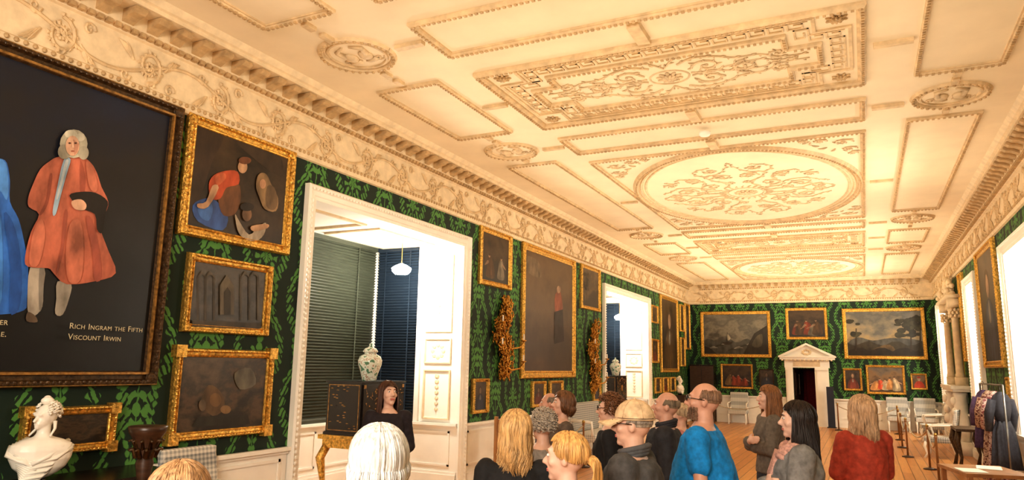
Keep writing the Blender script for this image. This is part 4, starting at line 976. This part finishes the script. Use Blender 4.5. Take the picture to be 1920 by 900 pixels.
# ---------------------------------------------------------------- people
def person(x,y,face,h,label,sk=(.62,.36,.25),top=(.1,.1,.1),bottom=(.03,.035,.05),hair=None,hcol=(.1,.06,.03),male=False,arms='down',headyaw=0.,headpitch=0.,topoff=.018,short=False,extras=(),hem=.86,seed=1,fat=0.,scarf=(.5,.3,.25)):
    s=h/1.72;r=random.Random(seed)
    hp=Vector((0,-.01,1.50))
    HR=Euler((headpitch,0,headyaw)).to_matrix()
    def h3(p): return (HR@(Vector(p)-hp)+hp)
    sw=.188 if male else .160
    def V(p): return Vector(p)*s
    def torso(m,o=0.,z0=.84,z1=1.47):
        b=fat
        if male: R_=[(.80,.155,.11),(.90,.168,.12+b*.6),(1.0,.16+b*.4,.120+b),(1.10,.158+b*.4,.122+b),(1.2,.17+b*.2,.13+b*.6),(1.3,.19,.135),(1.38,.185,.112),(1.43,.12,.08),(1.47,.062,.06)]
        else: R_=[(.80,.16,.115),(.90,.172,.12),(1.0,.15+b*.5,.108+b*.5),(1.08,.13+b*.5,.10+b*.5),(1.2,.14+b*.3,.115+b*.3),(1.28,.152,.13),(1.38,.150,.095),(1.43,.095,.072),(1.47,.056,.056)]
        q=[(z*s,(rx+o)*s,(ry+o)*s,0,0) for z,rx,ry in R_ if z0-.001<=z<=z1+.001];m.loft(q,28)
    A={}
    for sd in(-1,1):
        S=(sd*sw,0,1.39)
        if arms=='crossed': e=(sd*(sw+.045),.05,1.13);w=(-sd*.05,.19+(.03 if sd>0 else 0),1.14+(.05 if sd>0 else 0));hd=Vector((-sd*1,-.25,.25))
        elif arms=='front': e=(sd*(sw+.05),-.01,1.12);w=(sd*.06,.22,1.02);hd=Vector((-sd*.5,.6,-.3))
        else: e=(sd*(sw+.05),-.03,1.11);w=(sd*(sw+.055),.05,.87);hd=Vector((0,.15,-1))
        A[sd]=(S,e,w,hd.normalized())
    def arm(m,o=0.,full=True,t=1.):
        for sd in(-1,1):
            S,e,w,hd=A[sd];m.cap(V(S),V(e),(.05+o)*s,(.041+o)*s)
            if full: m.cap(V(e),V(Vector(e).lerp(Vector(w),t)),(.041+o)*s,(.041+(.028-.041)*t+o)*s)
    m=M();torso(m);arm(m)
    m.cap(V((0,-.015,1.40)),V(h3((0,-.005,1.545))),.056*s*(1.08 if male else .95),.052*s*(1.08 if male else .95))
    E3=HR
    def hell(c,rr,n=16,k=12): m.ell(V(h3(c)),V(rr),n,k,E3)
    hell((0,-.012,1.625),(.074,.092,.095));hell((0,.012,1.60),(.067,.082,.085));hell((0,.028,1.553),(.054,.061,.058));hell((0,.066,1.512),(.027,.023,.020))
    m.cap(V(h3((0,.083,1.622))),V(h3((0,.110,1.583))),.009*s,.013*s,8)
    m.cap(V(h3((-.012,.096,1.577))),V(h3((.012,.096,1.577))),.009*s,.009*s,8)
    m.cap(V(h3((-.036,.075,1.643))),V(h3((.036,.075,1.643))),.012*s,.012*s,8)
    m.cap(V(h3((-.018,.082,1.548))),V(h3((.018,.082,1.548))),.010*s,.010*s,8)
    for sd in(-1,1):
        m.ell(V(h3((sd*.076,-.008,1.60))),V((.011,.020,.031)),8,6,E3)
        m.ell(V(h3((sd*.042,.06,1.585))),V((.022,.022,.022)),8,6,E3)
        S,e,w,hd=A[sd];w=Vector(w)
        if arms=='down': side=Vector((0,1,0));nn=Vector((-sd,0,0))
        else: side=Vector((0,0,1));nn=Vector((0,-1,0)) if arms!='front' else Vector((-sd,0,0))
        m.cap(V(w+hd*.02),V(w+hd*.075),.027*s,.030*s,10)
        m.cap(V(w+hd*.07+side*.018),V(w+hd*.03-side*.014),.022*s,.02*s,10)
        for k in range(4):
            o=side*(-.029+.0195*k);ln=(.038,.046,.050,.042)[k];b0=w+hd*.085+o;b1=b0+(hd*.95+nn*.25).normalized()*ln;b2=b1+(hd*.5+nn*.8).normalized()*ln*.75
            m.cap(V(b0),V(b1),.0095*s,.009*s,8);m.cap(V(b1),V(b2),.009*s,.0075*s,8)
        t0=w+hd*.03+side*.028;t1=t0+(hd*.6+side*.75).normalized()*.042;t2=t1+(hd*.95+nn*.3).normalized()*.032
        m.cap(V(t0),V(t1),.012*s,.010*s,8);m.cap(V(t1),V(t2),.010*s,.0085*s,8)
        hx=sd*.09
        m.cap(V((hx,0,.86)),V((sd*.10,.012,.49)),.082*s,.055*s);m.cap(V((sd*.10,.012,.49)),V((sd*.105,-.02,.09)),.056*s,.036*s)
        m.cap(V((sd*.105,-.035,.045)),V((sd*.115,.13,.03)),.036*s,.028*s)
    me=blob(m,.0085,2);me.materials.append(skin(sk))
    P=thing('person',(x,y,0),face,label,'person',data=me)
    def ch(nm,mm_,mt,lab=None):
        if isinstance(mm_,M): mm_=mm_.mesh(nm,[mt],True)
        elif mt is not None: mm_.materials.append(mt)
        return part(P,nm,mm_,None,label=lab)
    if short:
        m=M();torso(m,topoff,hem,1.43)
        for sd in(-1,1):
            S,e,w,hd=A[sd];m.cap(V(S),V(Vector(S).lerp(Vector(e),.55)),(.054+topoff)*s,(.052+topoff)*s)
    else:
        m=M();torso(m,topoff,hem,1.43);arm(m,topoff+.002,True,.97)
    for sd in(-1,1): m.ell(V((sd*(sw-.01),0,1.385)),V((.055+topoff,.055+topoff,.05+topoff)),12,8)
    ch('top',blob(m,.013,2,.008,seed),cloth(top))
    m=M();m.loft([(z*s,rx*s,ry*s) for z,rx,ry in((.76,.17,.125),(.85,.178,.13),(.92,.172,.125+fat*.5),(1.0,.155+fat*.3,.115+fat*.7))],24)
    for sd in(-1,1):
        m.cap(V((sd*.09,0,.84)),V((sd*.10,.012,.49)),.092*s,.07*s);m.cap(V((sd*.10,.012,.49)),V((sd*.105,-.02,.12)),.07*s,.06*s)
    ch('trousers',blob(m,.018,2,.005,seed+3),cloth(bottom))
    for sd in(-1,1):
        m=M();m.cap(V((sd*.105,-.04,.05)),V((sd*.118,.14,.045)),.048*s,.042*s);m.box(V((sd*.11-.04,-.08,0)),V((sd*.11+.045,.18,.03)));ch('shoe',blob(m,.012,2),mat((.03,.02,.02),.5,0,.1,5,0,tag='shoe'))
    for sd in(-1,1):
        e=M();e.ell(V(h3((sd*.031,.083,1.618))),V((.012,.008,.008)),10,6,E3);q=ch('eye',e,EYEW)
        e=M();e.ell(V(h3((sd*.031,.0885,1.618))),V((.0055,.004,.0055)),8,5,E3);part(q,'iris',e,EYED)
        e=M();e.tube([V(h3((sd*.015,.09,1.636))),V(h3((sd*.032,.0915,1.641))),V(h3((sd*.048,.083,1.636)))],.003*s,.002*s,n=4);ch('eyebrow',e,mat(mul(hcol,.6) if hair!='bald' else (.25,.18,.12),.8,0,.1,5,0,tag='brow'))
    e=M();e.cap(V(h3((-.02,.0885,1.5505))),V(h3((.02,.0885,1.5505))),.0055*s,.0055*s,6);e.cap(V(h3((-.015,.0885,1.543))),V(h3((.015,.0885,1.543))),.006*s,.006*s,6);ch('lips',e,mat((.50,.16,.13),.5,0,.05,5,0,tag='lips'))
    HM=hairmat(hcol)
    c=Vector((0,-.014,1.628));Rr=(.077,.096,.097)
    def onell(th,ph,vol):
        return c+Vector(((Rr[0]+vol)*math.sin(ph)*math.sin(th),(Rr[1]+vol)*math.sin(ph)*math.cos(th),(Rr[2]+vol*.7)*math.cos(ph)))
    if hair in('long','bob','short','wavy','pony','crop'):
        m=M();vol={'long':.012,'bob':.016,'short':.013,'wavy':.015,'pony':.009,'crop':.007}[hair]
        vs=[];fs=[];n=36;K=12
        fr=1.15 if hair in('long','wavy','bob') else .98
        def pm(th):
            a=abs((th+pi)%(2*pi)-pi)
            return fr if a<.55 else (fr+(a-.55)/.6*(1.72-fr) if a<1.15 else 1.72+.25*min(1,(a-1.15)/.8))
        for j in range(K+1):
            for i in range(n):
                th_=2*pi*i/n;vs.append(V(h3(onell(th_,pm(th_)*j/K,vol*.8+.003*math.sin(i*3)))))
        for j in range(K):
            for i in range(n): fs.append((j*n+i,j*n+(i+1)%n,(j+1)*n+(i+1)%n,(j+1)*n+i))
        m.add(vs,fs)
        ln={'long':.36,'bob':.085,'short':.0,'wavy':.20,'pony':.0,'crop':0}[hair]
        N=1100 if ln else 800
        if ln:
            vs=[];fs=[];K=6
            for j in range(K+1):
                t=j/K
                for i in range(25):
                    th_=1.2+(2*pi-2.4)*i/24;p=onell(th_,pm(th_),vol*.5);o=Vector((math.sin(th_),math.cos(th_),0))
                    sh={'bob':(.010*math.sin(t*pi)-.035*t*t),'long':(.010*math.sin(t*pi)-.02*t),'wavy':.004-.015*t}[hair]+.006*math.sin(i*2.3)*t
                    vs.append(V(h3(p)+Vector((0,0,-ln*(.82+.06*math.sin(i*1.7))*t))+o*sh))
            for j in range(K):
                for i in range(24): fs.append((j*25+i,j*25+i+1,(j+1)*25+i+1,(j+1)*25+i))
            m.add(vs,fs)
        for i in range(N):
            th_=r.uniform(-pi,pi);a=abs(th_);pmx=pm(th_)*r.uniform(.93,1.03)
            cl_=noise.noise(Vector((th_*2.5+seed*3,0,seed)));v0=vol+r.uniform(-.004,.005)+cl_*.010
            st=r.uniform(.02,.35);pts_=[]
            sweep_=(.0 if a>.9 else .45*(1 if th_>0 else -1));wv=r.random()*1.5+th_*4;am={'wavy':.07,'long':.035,'short':.09}.get(hair,.015)
            for j in range(8):
                t=st+(1-st)*j/7;pts_.append(h3(onell(th_+sweep_*t*t+am*math.sin(t*7+wv),pmx*t,v0)))
            if ln and a>1.0:
                end=pts_[-1].copy();out=Vector((math.sin(th_),math.cos(th_),0));ll=ln*r.uniform(.78,1.08);ph_=th_*3+r.random()*1.2
                for j in range(1,8):
                    t=j/7
                    o=out*(.012*math.sin(t*pi)) if hair!='bob' else out*(.014*math.sin(t*pi)-.035*t*t)
                    if hair=='long': o=out*(.014*math.sin(t*pi)-.010*t)+Vector((math.sin(t*6+ph_),math.cos(t*5+ph_),0))*.013*t+Vector((0,-.015*t if a>1.6 else .0,0))
                    if hair=='wavy': o=out*(.010*math.sin(t*2)-.008*t)+Vector((math.sin(t*9+ph_),math.cos(t*8+ph_),0))*.013*t
                    pts_.append(end+Vector((0,0,-ll*t))+o)
            w0=r.uniform(.0022,.0042)
            nn=len(pts_);m.tube([V(p) for p in pts_],0,n=4,caps=False,rs=[s*w0*(.5+.5*min(1,k/2))*(1-.7*(k/(nn-1))**3) for k in range(nn)])
        if hair=='pony':
            b0=h3((0,-.118,1.60))
            for i in range(260):
                th_=r.random()*2*pi;rr=.022*math.sqrt(r.random());o=Vector((math.cos(th_)*rr,0,math.sin(th_)*rr));q=b0+o;pts_=[q]
                ll=r.uniform(.12,.17)
                for j in range(1,7):
                    t=j/6;pts_.append(q+Vector((o.x*1.2*t,-.05*math.sin(t*2.4),-ll*t*t+o.z*t)))
                m.tube([V(p) for p in pts_],.004*s,.0012*s,n=4)
            e=M();e.ell(V(b0),V((.028,.016,.028)));ch('hair_tie',e,BLACK)
        ch('hair',m,HM)
    elif hair=='curly':
        m=M();m.ell(V(h3(c+Vector((0,-.015,.012)))),V((.084,.092,.092)),20,14,E3)
        for i in range(620):
            th_=r.uniform(-pi,pi);a=abs(th_);ph=math.acos(r.uniform(-.45,1)) if a>1.1 else r.uniform(0,.95)
            p=onell(th_,ph,r.uniform(.006,.026));q=h3(p);rr=r.uniform(.009,.016)
            m.tube([V(q+Vector((rr*math.cos(k*1.1+i),rr*math.sin(k*1.1+i),-.006*k+.015))) for k in range(7)],.0048*s,.003*s,n=4)
        ch('hair',m,HM)
    elif hair in('bald','receding'):
        m=M();vs=[];fs=[];p0_=1.25 if hair=='bald' else 1.08
        for j in range(6):
            for i in range(25):
                th_=1.32+(2*pi-2.64)*i/24;vs.append(V(h3(onell(th_,p0_+.03*math.sin(i*2.1)*(j==0)+(1.86-p0_)*j/5,.0015))))
        for j in range(5):
            for i in range(24): fs.append((j*25+i,j*25+i+1,(j+1)*25+i+1,(j+1)*25+i))
        m.add(vs,fs)
        for i in range(620):
            th_=r.uniform(-pi,pi);a=abs(th_)
            if a<1.3: continue
            p0=r.uniform(p0_-.08,1.5);pts_=[h3(onell(th_+.04*j,p0+(1.88-p0)*j/4*.6,.002+.002*(j>0))) for j in range(5)]
            m.tube([V(p) for p in pts_],.0022*s,.001*s,n=4)
        ch('hair',m,HM)
    if 'glasses' in extras:
        m=M()
        for sd in(-1,1):
            cc=Vector((sd*.033,.104,1.617));m.tube([V(h3(cc+Vector((.024*math.cos(k*pi/8),-.004*abs(math.cos(k*pi/8)),.018*math.sin(k*pi/8))))) for k in range(17)],.0026*s,n=5)
            m.tube([V(h3((sd*.057,.10,1.62))),V(h3((sd*.086,.06,1.62))),V(h3((sd*.090,-.01,1.615)))],.0026*s,n=5)
        m.tube([V(h3((-.01,.108,1.62))),V(h3((.01,.108,1.62)))],.0024*s,n=5);ch('glasses',m,BLACK)
    if 'beard' in extras:
        m=M()
        for i in range(620):
            a=r.uniform(-1.5,1.5);z_=r.uniform(1.493,1.565);q=Vector((.062*math.sin(a),.026+.064*math.cos(a)*(1 if abs(a)<1 else .9),z_))
            if abs(a)<.35 and z_>1.535: continue
            m.tube([V(h3(q)),V(h3(q+Vector((.004*math.sin(a),.006*math.cos(a),-.013))))],.0028*s,.001*s,n=4)
        ch('beard',m,hairmat((.22,.13,.08)))
    if 'cap' in extras:
        m=M();vs=[];fs=[];n=28;K=8
        for j in range(K+1):
            for i in range(n):
                a=2*pi*i/n;p=c+Vector(((.090)*math.sin(1.5*j/K)*math.sin(a),.110*math.sin(1.5*j/K)*math.cos(a),.012+.106*math.cos(1.5*j/K)));vs.append(V(h3(p)))
        for j in range(K):
            for i in range(n): fs.append((j*n+i,j*n+(i+1)%n,(j+1)*n+(i+1)%n,(j+1)*n+i))
        m.add(vs,fs);m.ell(V(h3((0,-.014,1.748))),V((.01,.01,.006)),8,5)
        m.tube([V(h3(c+Vector((.091*math.sin(a*pi/14),.111*math.cos(a*pi/14),.012)))) for a in range(29)],.004*s,n=5)
        for q in range(3):
            a=q*pi/3;m.tube([V(h3(c+Vector((.0915*math.sin(b_)*math.sin(a),.1115*math.sin(b_)*math.cos(a),.012+.1075*math.cos(b_))))) for b_ in [-1.5+3*k_/16 for k_ in range(17)]],.0015*s,n=4)
        CM=cloth((.62,.45,.28));cp=ch('cap',m,CM)
        m=M();vs=[];fs=[]
        for lay in(0,.006):
            for j in range(6):
                for i in range(13):
                    a=(-1+2*i/12)*1.05;q=j/5
                    vs.append(V(h3(c+Vector(((.090)*math.sin(a),(.106)*math.cos(a)+q*.10*math.cos(a)**.5,.012-.02*q-.02*q*math.sin(a)**2-lay)))))
        for l in range(2):
            for j in range(5):
                for i in range(12): o=l*78+j*13+i;fs.append((o,o+1,o+14,o+13))
        m.add(vs,fs);part(cp,'brim',m,CM,True)
    if 'scarf' in extras:
        m=M()
        for k in range(4):
            m.tube([V((.10*math.cos(a*pi/10)*(1+.06*k),.085*math.sin(a*pi/10)*(1+.1*k)+.01,1.43-.022*k+.015*math.sin(a*.9+k))) for a in range(21)],.026*s,n=8)
        for k in range(4): m.tube([V((.02+.03*k,.11,1.40)),V((.03+.03*k,.165,1.25)),V((.02+.032*k,.16,1.0))],.022*s,.018*s,n=6)
        ch('scarf',m,cloth(scarf,60))
    if 'collar' in extras:
        m=M()
        for k in range(3): m.tube([V((.075*math.sin(a)*(1+.05*k),-.01+.072*math.cos(a)*(1+.05*k),1.445+.018*k-.02*math.cos(a))) for a in [(.35+i*(2*pi-.7)/20) for i in range(21)]],.016*s,n=6)
        ch('collar',m,cloth(mul(top,1.2)))
    return P
S1=(.66,.40,.30);S2=(.70,.45,.35);S3=(.60,.33,.24)
ra=math.radians
person(-4.02,5.6,ra(-140),1.67,'dark-haired woman in a black top speaking beside the lacquer cabinet',S2,(.02,.015,.02),hair='long',hcol=(.085,.038,.022),arms='front',headyaw=.35,headpitch=.15,seed=1)
person(-1.78,1.49,ra(25),1.55,'short woman with ginger grey cropped hair',S1,(.2,.15,.12),hair='short',hcol=(.42,.25,.13),seed=2)
person(-1.42,1.94,ra(30),1.64,'person with smooth white bob haircut seen from behind',S1,(.30,.28,.27),hair='bob',hcol=(.72,.70,.67),seed=3)
person(-1.71,3.55,ra(30),1.60,'woman with wavy blonde hair in a black top',S1,(.012,.012,.014),hair='wavy',hcol=(.55,.34,.15),seed=4)
person(-1.22,3.06,ra(75),1.55,'woman with blonde ponytail turned in profile',S2,(.15,.10,.09),hair='pony',hcol=(.58,.33,.12),headyaw=.45,seed=5)
person(-2.08,4.76,ra(60),1.53,'older woman with grey curly hair',S1,(.25,.22,.2),hair='curly',hcol=(.38,.32,.26),seed=6)
person(-2.94,6.89,ra(115),1.57,'balding man glimpsed between the visitors',S3,(.1,.1,.12),hair='receding',hcol=(.25,.2,.15),male=True,seed=7)
person(-2.51,6.18,ra(128),1.61,'woman with brown bob haircut looking up',S1,(.12,.09,.07),hair='bob',hcol=(.16,.075,.035),headpitch=.1,seed=8)
person(-1.86,5.6,ra(106),1.62,'woman with short brown curls and glasses in black',S1,(.01,.01,.012),hair='curly',hcol=(.18,.08,.035),extras=('glasses',),seed=9,fat=.03)
person(-1.13,3.78,ra(90),1.655,'man in khaki baseball cap, glasses and grey jacket',S1,(.075,.075,.08),hair='bald',hcol=(.3,.25,.2),male=True,extras=('glasses','cap','collar'),topoff=.035,seed=10,fat=.03,headyaw=.15)
person(-1.43,5.66,ra(103),1.66,'bald man in a dark jacket looking up',S3,(.025,.025,.03),hair='bald',hcol=(.2,.15,.1),male=True,extras=('collar',),topoff=.03,seed=11,fat=.03,headpitch=.1)
person(-.97,4.82,ra(90),1.755,'balding bearded man with glasses in a bright blue t-shirt',S3,(.006,.22,.58),hair='receding',hcol=(.22,.13,.08),male=True,short=True,extras=('glasses','beard'),topoff=.022,seed=12,fat=.075,headpitch=.08,headyaw=.16)
person(-.86,7.4,ra(112),1.69,'woman with long brown hair in grey cardigan, arms crossed',S2,(.15,.13,.11),hair='long',hcol=(.26,.12,.05),arms='crossed',headpitch=.05,seed=13,topoff=.02)
person(-.41,4.96,ra(104),1.645,'woman with dark hair in a grey coat and pink scarf',S2,(.20,.20,.20),hair='long',hcol=(.02,.012,.010),arms='crossed',extras=('scarf',),seed=14,topoff=.03,scarf=(.55,.32,.27))
person(-.04,6.15,ra(35),1.66,'woman with long fair hair in a rust red jumper',S1,(.38,.055,.03),hair='wavy',hcol=(.50,.33,.20),arms='crossed',seed=15,topoff=.022,fat=.02)
person(-1.64,7.1,ra(100),1.50,'fair-haired woman in a pink jacket partly hidden',S2,(.55,.25,.25),hair='short',hcol=(.5,.38,.25),seed=16)
# ---------------------------------------------------------------- lights
def area(name,loc,rot,sx,sy,e,col):
    l=bpy.data.lights.new(name,'AREA');l.shape='RECTANGLE';l.size=sx;l.size_y=sy;l.energy=e;l.color=col
    o=link(name,l,None,loc);o.rotation_euler=rot;return o
WARM=(1,.83,.58)
for y,e in((1.5,46),(6.5,54),(12,68),(18,88),(23.5,115)):
    area('ceiling_fill',(-1.8,y,2.6),(pi,0,0),5.5,4.0,e,WARM)  # added unseen panels facing up, there only to light the ceiling
area('room_fill',(-.8,-2.5,3.4),(ra(68),0,ra(10)),3,2,280,(1,.88,.74))
w=bpy.data.worlds.new('world');SC.world=w;w.use_nodes=True;w.node_tree.nodes['Background'].inputs[0].default_value=(.1,.09,.08,1);w.node_tree.nodes['Background'].inputs[1].default_value=.3
